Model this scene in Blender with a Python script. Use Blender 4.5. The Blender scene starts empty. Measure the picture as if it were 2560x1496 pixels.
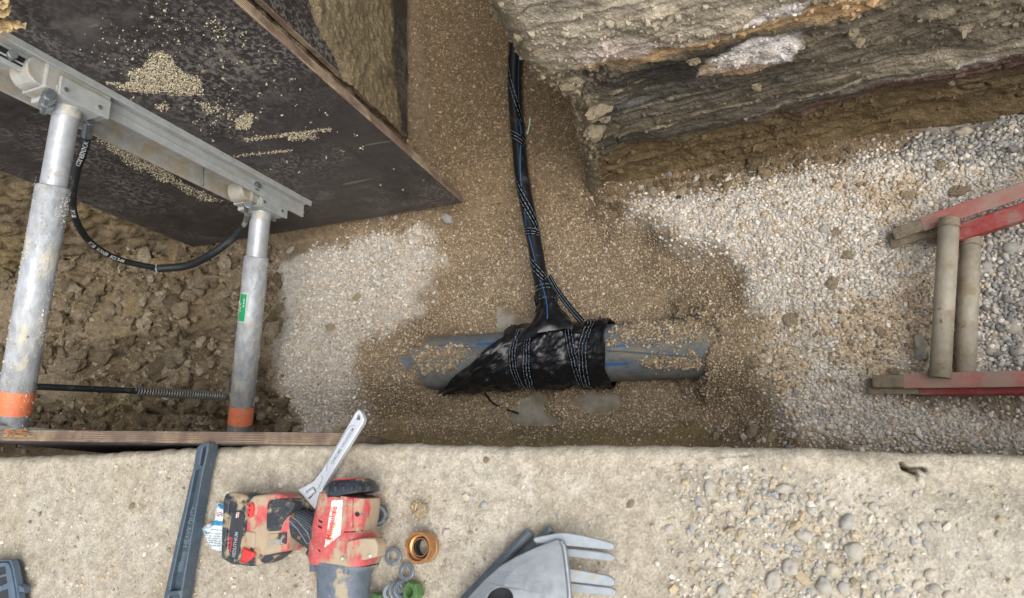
import bpy, bmesh, math, random
import numpy as np
from mathutils import Vector, Matrix

random.seed(7)
RNG = np.random.default_rng(7)
SC = bpy.context.scene
COL = SC.collection

# ---------------------------------------------------------------- camera
FPX, CX, CY, CAMH = 1750.0, 1280.0, 748.0, 1.25
_d = np.array([1930 - CX, 1190 - CY, FPX]); _d /= np.linalg.norm(_d)
def _ray(px, py): return np.array([px - CX, py - CY, FPX])
_a = _ray(0, 1105); _b = _ray(2560, 1132)
_a = _a * CAMH / (_a @ _d); _b = _b * CAMH / (_b @ _d)
AX = (_b - _a) / np.linalg.norm(_b - _a)
AZ = -_d
AY = np.cross(AZ, AX)
def P(px, py, z):
    """world point on the level z seen at that spot of the photograph"""
    r = _ray(px, py); v = r * (CAMH - z) / (r @ _d)
    return np.array([v @ AX, v @ AY, v @ AZ + CAMH])
def PL(px, py, p0, n):
    """world point on the plane (p0, n)"""
    r = _ray(px, py); w = np.array([r @ AX, r @ AY, r @ AZ]); o = np.array([0, 0, CAMH])
    return o + w * (((np.asarray(p0) - o) @ n) / (w @ n))
def PY(px, py, y): return PL(px, py, (0, y, 0), np.array([0, 1.0, 0]))

cd = bpy.data.cameras.new('camera'); cam = bpy.data.objects.new('camera', cd); COL.objects.link(cam)
M3 = np.array([AX, AY, AZ])
rw, dw, fw = M3 @ (1, 0, 0), M3 @ (0, 1, 0), M3 @ (0, 0, 1)
cam.matrix_world = Matrix(((rw[0], -dw[0], -fw[0], 0), (rw[1], -dw[1], -fw[1], 0), (rw[2], -dw[2], -fw[2], CAMH), (0, 0, 0, 1)))
cd.sensor_width = 36.0; cd.lens = 36.0 * FPX / 2560.0
cd.clip_start = 0.02; cd.clip_end = 500
cd.dof.use_dof = True; cd.dof.focus_distance = 2.5; cd.dof.aperture_fstop = 8.5
SC.camera = cam

# ---------------------------------------------------------------- light
wd = bpy.data.worlds.new('World'); SC.world = wd; wd.use_nodes = True
nt = wd.node_tree; nt.nodes.clear()
sky = nt.nodes.new('ShaderNodeTexSky'); sky.sky_type = 'NISHITA'; sky.sun_disc = False
SUN_EL, SUN_AZ = math.radians(60), math.radians(122)      # azimuth from +Y towards +X
sky.sun_elevation = SUN_EL; sky.sun_rotation = SUN_AZ
sky.air_density = 1.0; sky.dust_density = 7.0; sky.ozone_density = 1.0; sky.altitude = 120
bg = nt.nodes.new('ShaderNodeBackground'); bg.inputs[1].default_value = 0.15
wo = nt.nodes.new('ShaderNodeOutputWorld')
hs = nt.nodes.new('ShaderNodeHueSaturation'); hs.inputs['Saturation'].default_value = 0.35      # thin overcast
nt.links.new(sky.outputs[0], hs.inputs['Color']); nt.links.new(hs.outputs[0], bg.inputs[0]); nt.links.new(bg.outputs[0], wo.inputs[0])
sl = bpy.data.lights.new('sun', 'SUN'); sl.energy = 0.9; sl.angle = math.radians(65); sl.color = (1.0, 0.97, 0.93)
so = bpy.data.objects.new('sun', sl); COL.objects.link(so)
sd = Vector((math.sin(SUN_AZ) * math.cos(SUN_EL), math.cos(SUN_AZ) * math.cos(SUN_EL), math.sin(SUN_EL)))
so.rotation_euler = sd.to_track_quat('Z', 'Y').to_euler()
SC.view_settings.view_transform = 'Standard'; SC.view_settings.look = 'None'
SC.view_settings.gamma = 1.0; SC.view_settings.use_curve_mapping = False
SC.view_settings.exposure = 0.42

# ---------------------------------------------------------------- numeric helpers
_T = RNG.random((256, 256))
def vnoise(x, y):
    xi = np.floor(x).astype(int); yi = np.floor(y).astype(int)
    fx = x - xi; fy = y - yi; fx = fx * fx * (3 - 2 * fx); fy = fy * fy * (3 - 2 * fy)
    a = _T[xi & 255, yi & 255]; b = _T[(xi + 1) & 255, yi & 255]
    c = _T[xi & 255, (yi + 1) & 255]; d = _T[(xi + 1) & 255, (yi + 1) & 255]
    return (a + (b - a) * fx) * (1 - fy) + (c + (d - c) * fx) * fy
def fbm(x, y, o=4, g=0.5, seed=0.0):
    s = np.zeros_like(np.asarray(x, float)); a = 1.0; t = 0
    for k in range(o):
        s += a * (vnoise(x * 2 ** k + 17.3 * k + seed, y * 2 ** k + 9.1 * k + seed * 1.7) - 0.5); t += a; a *= g
    return s / t * 2
_J = RNG.random((256, 256, 3))
def cells(x, y, seed=0):
    """distance to the nearest jittered cell centre and that cell's random value"""
    xi = np.floor(x).astype(int); yi = np.floor(y).astype(int)
    best = np.full(np.shape(x), 9.0); val = np.zeros(np.shape(x))
    for i in (-1, 0, 1):
        for j in (-1, 0, 1):
            t = _J[(xi + i + seed * 31) & 255, (yi + j + seed * 57) & 255]
            d = np.hypot(xi + i + t[..., 0] - x, yi + j + t[..., 1] - y)
            m = d < best; best = np.where(m, d, best); val = np.where(m, t[..., 2], val)
    return best, val
def lumps(x, y, size, seed=0, cover=0.6, r=0.62):
    d, v = cells(x / size, y / size, seed)
    rr = r * (0.55 + 0.45 * v)
    h = np.sqrt(np.clip(rr * rr - d * d, 0, None)) * size
    return np.where(v < cover, h, 0)
def sstep(e0, e1, x):
    t = np.clip((x - e0) / (e1 - e0), 0, 1); return t * t * (3 - 2 * t)
def sdist(poly, x, y):
    """signed distance to a polygon, positive inside"""
    poly = np.asarray(poly, float); n = len(poly); best = np.full(np.shape(x), 1e9); ins = np.zeros(np.shape(x), bool)
    for i in range(n):
        a = poly[i]; b = poly[(i + 1) % n]; e = b - a
        t = np.clip(((x - a[0]) * e[0] + (y - a[1]) * e[1]) / (e @ e + 1e-12), 0, 1)
        best = np.minimum(best, np.hypot(x - a[0] - t * e[0], y - a[1] - t * e[1]))
        c = ((a[1] > y) != (b[1] > y)) & (x < (b[0] - a[0]) * (y - a[1]) / (b[1] - a[1] + 1e-12) + a[0]); ins ^= c
    return np.where(ins, best, -best)
def px_poly(pts, z): return [P(a, b, z)[:2] for a, b in pts]
def srgb(r, g, b):
    f = lambda c: (c / 255 / 12.92) if c / 255 <= 0.04045 else ((c / 255 + 0.055) / 1.055) ** 2.4
    return np.array([f(r), f(g), f(b)])

# ---------------------------------------------------------------- materials
MATS = {}
def new_mat(name):
    m = bpy.data.materials.new(name); m.use_nodes = True; t = m.node_tree; t.nodes.clear()
    o = t.nodes.new('ShaderNodeOutputMaterial'); b = t.nodes.new('ShaderNodeBsdfPrincipled'); t.links.new(b.outputs[0], o.inputs[0])
    MATS[name] = m; return m, t, b
def N(t, kind, **kw):
    n = t.nodes.new('ShaderNode' + kind)
    for k, v in kw.items():
        if k.startswith('i_'):
            key = k[2:]; key = int(key) if key.isdigit() else key.replace('_', ' ')
            n.inputs[key].default_value = v
        else: setattr(n, k, v)
    return n
def rgba(c): return (float(c[0]), float(c[1]), float(c[2]), 1.0)
def mixc(t, fac, a, b):
    m = t.nodes.new('ShaderNodeMix'); m.data_type = 'RGBA'
    for s, v in ((0, fac), (6, a), (7, b)):
        if isinstance(v, (int, float)): m.inputs[s].default_value = v
        elif hasattr(v, 'links') or hasattr(v, 'is_linked'): t.links.new(v, m.inputs[s])
        else: m.inputs[s].default_value = rgba(v)
    return m.outputs[2]
def mixf(t, fac, a, b):
    m = t.nodes.new('ShaderNodeMix'); m.data_type = 'FLOAT'
    t.links.new(fac, m.inputs[0]); m.inputs[2].default_value = a; m.inputs[3].default_value = b
    return m.outputs[0]
def ramp(t, src, lo, hi):
    r = t.nodes.new('ShaderNodeMapRange'); t.links.new(src, r.inputs[0]); r.inputs[1].default_value = lo; r.inputs[2].default_value = hi
    r.interpolation_type = 'SMOOTHSTEP'; return r.outputs[0]
def noise(t, scale, detail=6.0, rough=0.6, vec=None, stretch=None):
    if vec is None: vec = N(t, 'TexCoord').outputs['Object']
    if stretch:
        mp = N(t, 'Mapping'); mp.inputs['Scale'].default_value = stretch; t.links.new(vec, mp.inputs[0]); vec = mp.outputs[0]
    n = N(t, 'TexNoise'); n.inputs['Scale'].default_value = scale; n.inputs['Detail'].default_value = detail; n.inputs['Roughness'].default_value = rough
    t.links.new(vec, n.inputs['Vector']); return n.outputs[0]
def bump(t, b, h, strength, dist):
    u = N(t, 'Bump'); u.inputs['Strength'].default_value = strength; u.inputs['Distance'].default_value = dist
    t.links.new(h, u.inputs['Height']); t.links.new(u.outputs[0], b.inputs['Normal'])

def earth(name, speck=0.35, scale=260.0, bumpd=0.003, wetness=True):
    m, t, b = new_mat(name)
    a = N(t, 'Attribute', attribute_name='Col'); w = N(t, 'Attribute', attribute_name='Wet')
    n1 = noise(t, scale, 5, 0.75); n2 = noise(t, scale * 0.16, 6, 0.65)
    v = N(t, 'TexVoronoi'); v.inputs['Scale'].default_value = scale * 0.8; t.links.new(N(t, 'TexCoord').outputs['Object'], v.inputs['Vector'])
    c = mixc(t, ramp(t, n1, 0.25, 0.75), (1 - speck,) * 3, (1 + speck * 0.8,) * 3)
    c2 = mixc(t, ramp(t, n2, 0.3, 0.7), (0.80, 0.79, 0.77), (1.18, 1.18, 1.19))
    sep = N(t, 'SeparateColor'); t.links.new(v.outputs['Color'], sep.inputs[0])
    c3 = mixc(t, ramp(t, sep.outputs[0], 0.0, 1.0), (1 - speck * .6,) * 3, (1 + speck * .6,) * 3)
    def mul(x, y):
        q = t.nodes.new('ShaderNodeMix'); q.data_type = 'RGBA'; q.blend_type = 'MULTIPLY'; q.inputs[0].default_value = 1
        t.links.new(x, q.inputs[6]); t.links.new(y, q.inputs[7]); return q.outputs[2]
    t.links.new(mul(mul(mul(a.outputs['Color'], c), c2), c3), b.inputs['Base Color'])
    t.links.new(mixf(t, w.outputs['Fac'], 0.96, 0.42), b.inputs['Roughness'])
    b.inputs['Specular IOR Level'].default_value = 0.35
    add = N(t, 'Math', operation='ADD'); t.links.new(n1, add.inputs[0]); t.links.new(v.outputs['Distance'], add.inputs[1])
    bump(t, b, add.outputs[0], 0.7, bumpd)
    return m
earth('earth'); earth('bank_earth', 0.20, 300.0, 0.0016); earth('wall_earth', 0.26, 190.0, 0.0035)

def stone_mat(name, rough=0.85):
    m, t, b = new_mat(name)
    a = N(t, 'Attribute', attribute_name='Col')
    n1 = noise(t, 420, 4, 0.7)
    c = mixc(t, ramp(t, n1, 0.3, 0.7), (0.82,) * 3, (1.12,) * 3)
    q = t.nodes.new('ShaderNodeMix'); q.data_type = 'RGBA'; q.blend_type = 'MULTIPLY'; q.inputs[0].default_value = 1
    t.links.new(a.outputs['Color'], q.inputs[6]); t.links.new(c, q.inputs[7]); t.links.new(q.outputs[2], b.inputs['Base Color'])
    b.inputs['Roughness'].default_value = rough; b.inputs['Specular IOR Level'].default_value = 0.3
stone_mat('gravel')
def pebble_mat():
    m, t, b = new_mat('pebble')
    oi = N(t, 'ObjectInfo'); cr = N(t, 'ValToRGB')
    el = cr.color_ramp.elements
    cols = [(0.0, (158, 157, 150)), (0.3, (176, 171, 160)), (0.55, (146, 149, 149)), (0.75, (182, 175, 158)), (0.9, (204, 200, 190)), (1.0, (170, 156, 130))]
    el[0].color = rgba(srgb(*cols[0][1])); el[1].color = rgba(srgb(*cols[-1][1])); el[1].position = 1
    for p, c in cols[1:-1]:
        e = el.new(p); e.color = rgba(srgb(*c))
    t.links.new(oi.outputs['Random'], cr.inputs[0])
    n = noise(t, 130, 6, 0.7)
    t.links.new(mixc(t, ramp(t, n, 0.35, 0.75), cr.outputs[0], srgb(172, 164, 146)), b.inputs['Base Color'])
    b.inputs['Roughness'].default_value = 0.85; bump(t, b, n, 0.3, 0.002)
pebble_mat()
def clod_mat():
    m, t, b = new_mat('clod'); n = noise(t, 160, 6, 0.7)
    t.links.new(mixc(t, ramp(t, n, 0.3, 0.7), srgb(142, 127, 101), srgb(176, 163, 137)), b.inputs['Base Color'])
    b.inputs['Roughness'].default_value = 0.95; bump(t, b, n, 0.8, 0.006)
clod_mat()

def dirty(name, base, dirt=None, lo=0.5, hi=0.62, scale=14.0, rough=0.5, metal=0.0, bd=0.0, stretch=None, var=0.12, fine=0.0, spec=0.5, coat=0.0, detail=8.0, drough=0.92):
    """a base colour with patches of a second one (mud, dust, wear) over it"""
    m, t, b = new_mat(name)
    base = np.array(base); n1 = noise(t, scale, detail, 0.66, stretch=stretch); n2 = noise(t, scale * 3.1, 5, 0.6, stretch=stretch)
    c = mixc(t, ramp(t, n2, 0.25, 0.75), base * (1 - var), np.minimum(base * (1 + var), 1))
    b.inputs['Roughness'].default_value = rough; b.inputs['Metallic'].default_value = metal
    b.inputs['Specular IOR Level'].default_value = spec; b.inputs['Coat Weight'].default_value = coat
    h = n2
    if dirt is not None:
        f = ramp(t, n1, lo, hi)
        if fine:
            n3 = noise(t, scale * 14, 3, 0.7); f2 = ramp(t, n3, 0.62 - fine, 0.72 - fine)
            mm = N(t, 'Math', operation='MULTIPLY'); t.links.new(f2, mm.inputs[0]); t.links.new(ramp(t, noise(t, scale * .45, 4, .6), .36, .66), mm.inputs[1]); f2 = mm.outputs[0]
            mx = N(t, 'Math', operation='MAXIMUM'); t.links.new(f, mx.inputs[0]); t.links.new(f2, mx.inputs[1]); f = mx.outputs[0]
        dn = mixc(t, n2, np.array(dirt) * 0.82, np.minimum(np.array(dirt) * 1.18, 1))
        c = mixc(t, f, c, dn)
        t.links.new(mixf(t, f, rough, drough), b.inputs['Roughness'])
        if metal: t.links.new(mixf(t, f, metal, 0.0), b.inputs['Metallic'])
        ad = N(t, 'Math', operation='ADD'); t.links.new(f, ad.inputs[0]); t.links.new(n2, ad.inputs[1]); h = ad.outputs[0]
    t.links.new(c, b.inputs['Base Color'])
    if bd: bump(t, b, h, 0.6, bd)
    return m
MUD = srgb(150, 134, 106); DUST = srgb(176, 162, 134); SOIL = srgb(118, 102, 74)
dirty('film_face', srgb(60, 55, 55), srgb(120, 115, 108), 0.52, 0.86, 5, 0.45, 0, 0.0005, (1.0, 1.0, 1.8), 0.28, 0.14, detail=13)
def scuffs():
    m = MATS['film_face']; t = m.node_tree; b = [n for n in t.nodes if n.type == 'BSDF_PRINCIPLED'][0]; src = b.inputs['Base Color'].links[0].from_socket
    big = noise(t, 2.3, 9, .72); sm = noise(t, 9, 8, .7, stretch=(1, 1, .25)); sc = noise(t, 30, 3, .5, stretch=(.12, .12, 1.2))
    a = N(t, 'Math', operation='MULTIPLY'); t.links.new(ramp(t, big, .50, .66), a.inputs[0]); t.links.new(ramp(t, sm, .50, .70), a.inputs[1])
    c = mixc(t, a.outputs[0], src, srgb(136, 128, 112)); q = N(t, 'Math', operation='MULTIPLY'); t.links.new(ramp(t, sc, .68, .74), q.inputs[0]); q.inputs[1].default_value = .55
    c = mixc(t, q.outputs[0], c, srgb(140, 134, 124)); d = N(t, 'Math', operation='MULTIPLY'); t.links.new(ramp(t, noise(t, 3.1, 7, .7, stretch=(1, 1, .5)), .54, .66), d.inputs[0]); d.inputs[1].default_value = .75
    t.links.new(mixc(t, d.outputs[0], c, srgb(40, 36, 37)), b.inputs['Base Color'])
scuffs()
dirty('ply_edge', srgb(138, 117, 102), srgb(178, 160, 132), 0.46, 0.6, 9, 0.9, 0, 0.002, None, 0.25)
dirty('dark_ply_edge', srgb(102, 86, 76), srgb(146, 130, 108), 0.46, 0.62, 7, 0.9, 0, 0.002, None, 0.25)
dirty('veneer', srgb(116, 98, 84), srgb(150, 132, 106), 0.45, 0.6, 12, 0.9)
dirty('splintered_wood', srgb(168, 120, 72), srgb(196, 160, 112), 0.45, 0.6, 60, 0.9, 0, 0.002, (0.2, 1, 1), 0.3)
dirty('aluminium', srgb(170, 174, 172), srgb(160, 153, 137), 0.50, 0.70, 7, 0.45, 0.12, 0.0008, None, 0.14, 0.02)
dirty('inner_aluminium', srgb(166, 166, 160), srgb(158, 148, 128), 0.42, 0.62, 12, 0.6, 0.08, 0.001, None, 0.15, 0.02)
dirty('cylinder_metal', srgb(170, 175, 180), srgb(192, 187, 170), 0.52, 0.64, 17, 0.42, 0.15, 0.0014, (1, .45, 1), 0.26, 0.07, detail=12)
dirty('rod_metal', srgb(168, 172, 176), srgb(160, 156, 144), 0.58, 0.70, 12, 0.38, 0.25, 0.0006, None, 0.14, 0.02)
dirty('orange_band', srgb(226, 126, 84), srgb(176, 160, 138), 0.60, 0.66, 22, 0.6, 0, 0.0006)
dirty('green_sticker', srgb(22, 158, 96), srgb(120, 150, 120), 0.55, 0.75, 30, 0.4)
dirty('sticker_border', srgb(190, 214, 198), None, rough=0.5)
dirty('steel_bolt', srgb(150, 156, 158), srgb(150, 140, 116), 0.55, 0.7, 60, 0.35, 0.8)
dirty('dark_rubber', srgb(34, 38, 40), srgb(92, 88, 78), 0.56, 0.74, 22, 0.5, 0, 0.0005, None, 0.2, 0.02)
dirty('spring_steel', srgb(136, 136, 130), srgb(120, 108, 84), 0.5, 0.65, 50, 0.5, 0.6)
dirty('white_print', srgb(206, 208, 206), None, rough=0.6, var=0.05)
dirty('grey_print', srgb(150, 156, 160), None, rough=0.6, var=0.05)
dirty('wrap_film', srgb(25, 26, 29), srgb(70, 70, 68), 0.54, 0.80, 14, 0.30, 0, 0.0008, None, 0.2, 0.0)
dirty('tape_film', srgb(13, 14, 16), srgb(40, 42, 44), 0.6, 0.8, 20, 0.22, 0, 0.0003)
dirty('tape_print', srgb(126, 140, 154), None, rough=0.45, var=0.1)
dirty('pe_pipe', srgb(24, 26, 30), srgb(70, 70, 66), 0.55, 0.8, 16, 0.33, 0, 0.0004, None, 0.2)
dirty('blue_stripe', srgb(48, 98, 150), srgb(70, 84, 100), 0.45, 0.65, 40, 0.45, 0, 0, None, 0.15)
dirty('old_pipe', srgb(94, 105, 114), srgb(142, 130, 104), 0.42, 0.76, 13, 0.6, 0, 0.002, (.6, 1, 1), 0.30, 0.14, detail=12)
dirty('tracer_wire', srgb(80, 104, 124), srgb(110, 108, 98), 0.45, 0.6, 60, 0.5)
dirty('red_paint', srgb(152, 56, 55), srgb(150, 118, 108), 0.46, 0.66, 9, 0.5, 0, 0.0012, None, 0.15, 0.03)
dirty('red_paint_dusty', srgb(164, 92, 86), srgb(154, 132, 120), 0.34, 0.62, 7, 0.7, 0, 0.0012, None, 0.15, 0.05)
dirty('muddy_steel', srgb(120, 110, 94), srgb(140, 128, 108), 0.45, 0.6, 14, 0.8, 0, 0.003, None, 0.2)
dirty('muddy_tube', srgb(166, 159, 143), srgb(150, 138, 114), 0.48, 0.62, 10, 0.5, 0.0, 0.002, None, 0.14, 0.02, 0.5)
dirty('cast_iron', srgb(74, 88, 100), srgb(122, 124, 120), 0.60, 0.78, 20, 0.45, 0.2, 0.0008, None, 0.15, 0.02)
dirty('iron_print', srgb(108, 122, 134), None, rough=0.5)
dirty('red_plastic', srgb(208, 58, 58), srgb(178, 154, 122), 0.47, 0.53, 16, 0.42, 0, 0.0012, None, 0.1, 0.03)
dirty('muddy_red_plastic', srgb(192, 80, 82), srgb(168, 152, 128), 0.43, 0.53, 17, 0.5, 0, 0.0012, (1, .6, 1), 0.14, 0.10, detail=12)
dirty('clean_red_plastic', srgb(212, 62, 62), srgb(190, 150, 124), 0.60, 0.68, 30, 0.4)
dirty('black_plastic', srgb(46, 52, 60), srgb(164, 148, 120), 0.48, 0.56, 17, 0.5, 0, 0.0012, None, 0.2, 0.03)
dirty('grip_rubber', srgb(46, 52, 60), srgb(150, 138, 112), 0.50, 0.60, 20, 0.7, 0, 0.001, None, 0.2, 0.05)
dirty('boot_rubber', srgb(92, 102, 114), srgb(160, 150, 128), 0.54, 0.62, 15, 0.55, 0, 0.0012, None, 0.18, 0.03)
dirty('white_label', srgb(226, 224, 220), srgb(190, 164, 134), 0.54, 0.60, 24, 0.5)
dirty('chrome', srgb(206, 211, 218), srgb(196, 200, 204), 0.6, 0.8, 20, 0.30, 0.35, 0, None, 0.05)
dirty('dark_steel', srgb(70, 78, 86), srgb(140, 134, 120), 0.56, 0.7, 40, 0.45, 0.4)
dirty('brass', srgb(186, 138, 92), srgb(164, 138, 108), 0.5, 0.7, 40, 0.38, 0.7, 0.0003)
dirty('black_ring', srgb(24, 24, 26), srgb(60, 54, 46), 0.6, 0.8, 40, 0.5)
dirty('galvanised', srgb(132, 138, 143), srgb(112, 118, 122), 0.45, 0.65, 18, 0.42, 0.45, 0.0004, None, 0.1, 0.0, drough=0.5)
dirty('galvanised_finger', srgb(158, 166, 172), srgb(170, 160, 134), 0.60, 0.70, 18, 0.5, 0.25, 0.0004)
dirty('zinc_grey', srgb(118, 128, 136), srgb(150, 144, 130), 0.56, 0.7, 40, 0.45, 0.5, 0.0004)
dirty('green_plastic', srgb(78, 112, 66), srgb(130, 138, 96), 0.54, 0.68, 40, 0.55, 0, 0.0004)
dirty('case_plastic', srgb(86, 104, 120), srgb(120, 126, 128), 0.6, 0.8, 25, 0.5, 0, 0.0003)
dirty('case_dark', srgb(52, 56, 60), srgb(110, 104, 92), 0.6, 0.8, 25, 0.6)
dirty('packet_white', srgb(214, 224, 228), srgb(184, 190, 188), 0.5, 0.7, 30, 0.4, 0, 0.002)
dirty('packet_blue', srgb(54, 140, 190), None, rough=0.4)
dirty('packet_red', srgb(170, 76, 70), None, rough=0.5)
dirty('packet_text', srgb(96, 104, 116), None, rough=0.5)
dirty('dry_leaf', srgb(196, 172, 126), srgb(150, 122, 78), 0.5, 0.65, 30, 0.8, 0, 0.001, None, 0.15)
dirty('stuck_soil', srgb(112, 96, 68), srgb(84, 72, 50), 0.45, 0.6, 18, 0.95, 0, 0.006, None, 0.25)
dirty('void_dark', srgb(30, 30, 31), None, rough=0.8)
dirty('copper_pin', srgb(168, 120, 84), None, rough=0.4, metal=0.6)
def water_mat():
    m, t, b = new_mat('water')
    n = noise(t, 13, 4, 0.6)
    t.links.new(mixc(t, ramp(t, n, 0.3, 0.7), srgb(118, 107, 86), srgb(152, 148, 137)), b.inputs['Base Color'])  # brown is silty water; the pale grey patches paint in the sky's reflection
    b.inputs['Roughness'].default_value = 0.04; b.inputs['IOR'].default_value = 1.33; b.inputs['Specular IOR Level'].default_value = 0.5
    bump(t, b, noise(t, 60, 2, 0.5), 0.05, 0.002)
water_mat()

# ---------------------------------------------------------------- object helpers
def link(name, me, parent=None):
    o = bpy.data.objects.new(name, me); COL.objects.link(o)
    if parent is not None: o.parent = parent
    return o
def raw_mesh(name, V, F, mat, smooth=False, attrs=None):
    me = bpy.data.meshes.new(name)
    V = np.asarray(V, np.float32)
    if isinstance(F, np.ndarray):
        n, k = F.shape
        me.vertices.add(len(V)); me.vertices.foreach_set('co', V.ravel())
        me.loops.add(n * k); me.loops.foreach_set('vertex_index', F.astype(np.int32).ravel())
        me.polygons.add(n); me.polygons.foreach_set('loop_start', np.arange(0, n * k, k, dtype=np.int32))
        me.polygons.foreach_set('loop_total', np.full(n, k, np.int32))
        me.update(calc_edges=True)
    else:
        me.from_pydata(V.tolist(), [], [list(f) for f in F]); me.update()
    me.polygons.foreach_set('use_smooth', np.full(len(me.polygons), smooth))
    for nm, kind, arr in (attrs or []):
        a = me.attributes.new(nm, kind, 'POINT')
        if kind == 'FLOAT_COLOR':
            c = np.ones((len(V), 4), np.float32); c[:, :3] = arr; a.data.foreach_set('color', c.ravel())
        else: a.data.foreach_set('value', np.asarray(arr, np.float32))
    if mat: me.materials.append(MATS[mat])
    return me
class Thing:
    """an Empty at the thing's base; parts are given in world coordinates and kept in the Empty's own frame"""
    def __init__(s, name, loc, label, cat, group=None, rotz=0.0):
        s.root = bpy.data.objects.new(name, None); COL.objects.link(s.root)
        s.root.empty_display_size = 0.05
        s.root.location = Vector([float(c) for c in loc]); s.root.rotation_euler = (0, 0, rotz)
        s.loc = np.asarray(loc, float); c, n = math.cos(-rotz), math.sin(-rotz); s.R = np.array([[c, -n, 0], [n, c, 0], [0, 0, 1]])
        s.root['label'] = label; s.root['category'] = cat
        if group: s.root['group'] = group
    def part(s, name, VF, mat, parent=None, smooth=False, label=None, kind=None, attrs=None):
        V = (np.asarray(VF[0], float) - s.loc) @ s.R.T
        o = link(name, raw_mesh(name, V, VF[1], mat, smooth, attrs), parent or s.root)
        if smooth and len(VF[1]) < 30000 and kind is None: o.data.set_sharp_from_angle(angle=math.radians(38))
        if label: o['label'] = label
        if kind: o['kind'] = kind
        return o
def single(name, VF, mat, label, cat, group=None, smooth=False):
    V = np.asarray(VF[0], float); base = np.array([V[:, 0].mean(), V[:, 1].mean(), V[:, 2].min()])
    o = link(name, raw_mesh(name, V - base, VF[1], mat, smooth)); o.location = Vector(base)
    o['label'] = label; o['category'] = cat
    if group: o['group'] = group
    return o
def cat(parts):
    V = []; F = []; n = 0
    for v, f in parts:
        V.append(np.asarray(v, float)); F += [[i + n for i in q] for q in f]; n += len(v)
    return np.vstack(V), F
def frame(d, up=(0, 0, 1)):
    d = np.asarray(d, float); d = d / np.linalg.norm(d); up = np.asarray(up, float)
    if abs(d @ up) > 0.97: up = np.array([0, 1.0, 0]) if abs(d[1]) < 0.9 else np.array([1.0, 0, 0])
    s = np.cross(d, up); s /= np.linalg.norm(s); return d, s, np.cross(s, d)
def smooth_path(pts, n=8):
    pts = [np.asarray(p, float) for p in pts]; q = [2 * pts[0] - pts[1]] + pts + [2 * pts[-1] - pts[-2]]; out = []
    for i in range(1, len(q) - 2):
        a, b, c, d = q[i - 1:i + 3]
        for k in range(n):
            t = k / n; out.append(0.5 * (2 * b + (c - a) * t + (2 * a - 5 * b + 4 * c - d) * t * t + (3 * b - a - 3 * c + d) * t ** 3))
    out.append(pts[-1]); return out
def path_frames(pts, up=(0, 0, 1)):
    pts = np.asarray(pts, float); T = np.gradient(pts, axis=0); fr = []
    _, s, u = frame(T[0], up)
    for k in range(len(pts)):
        d = T[k] / np.linalg.norm(T[k]); s = s - d * (s @ d); s /= np.linalg.norm(s); u = np.cross(s, d); fr.append((d, s.copy(), u))
    return fr
def tube(pts, rad, seg=16, cap=True, up=(0, 0, 1)):
    pts = np.asarray(pts, float); n = len(pts); rad = np.broadcast_to(rad, n); fr = path_frames(pts, up); V = []; F = []
    for k in range(n):
        d, s, u = fr[k]
        for j in range(seg):
            a = 2 * math.pi * j / seg; V.append(pts[k] + rad[k] * (math.cos(a) * s + math.sin(a) * u))
    for k in range(n - 1):
        for j in range(seg):
            j2 = (j + 1) % seg; F.append([k * seg + j, k * seg + j2, (k + 1) * seg + j2, (k + 1) * seg + j])
    if cap: F.append(list(range(seg))[::-1]); F.append([(n - 1) * seg + j for j in range(seg)])
    return np.array(V), F
def cyl(a, b, r0, r1=None, seg=24, cham=0.0):
    a = np.asarray(a, float); b = np.asarray(b, float); r1 = r0 if r1 is None else r1
    if cham:
        d = (b - a) / np.linalg.norm(b - a)
        return tube([a, a + d * 1e-4 * 0 + d * cham, b - d * cham, b], [r0 - cham, r0, r1, r1 - cham], seg)
    return tube([a, b], [r0, r1], seg)
def lathe(a, axis, prof, seg=32, closed=False):
    """prof: list of (distance along axis, radius)"""
    d, s, u = frame(axis); a = np.asarray(a, float); V = []; F = []; n = len(prof)
    for (h, r) in prof:
        for j in range(seg):
            t = 2 * math.pi * j / seg; V.append(a + d * h + r * (math.cos(t) * s + math.sin(t) * u))
    for k in range(n if closed else n - 1):
        k2 = (k + 1) % n
        for j in range(seg):
            j2 = (j + 1) % seg; F.append([k * seg + j, k * seg + j2, k2 * seg + j2, k2 * seg + j])
    return np.array(V), F
def bm_out(bm):
    bm.verts.ensure_lookup_table(); bm.verts.index_update()
    V = np.array([v.co[:] for v in bm.verts]); F = [[v.index for v in f.verts] for f in bm.faces]; bm.free(); return V, F
def box(c, ex, ey, ez, bev=0.0, seg=2):
    """c centre, ex/ey/ez full edge vectors"""
    c = np.asarray(c, float); E_ = [np.asarray(e, float) for e in (ex, ey, ez)]
    bm = bmesh.new(); vs = []
    for i in (-.5, .5):
        for j in (-.5, .5):
            for k in (-.5, .5): vs.append(bm.verts.new(c + E_[0] * i + E_[1] * j + E_[2] * k))
    for f in ((0, 1, 3, 2), (4, 6, 7, 5), (0, 4, 5, 1), (2, 3, 7, 6), (0, 2, 6, 4), (1, 5, 7, 3)): bm.faces.new([vs[i] for i in f])
    bmesh.ops.recalc_face_normals(bm, faces=bm.faces)
    if bev: bmesh.ops.bevel(bm, geom=bm.edges[:], offset=bev, segments=seg, affect='EDGES', profile=0.5)
    return bm_out(bm)
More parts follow.
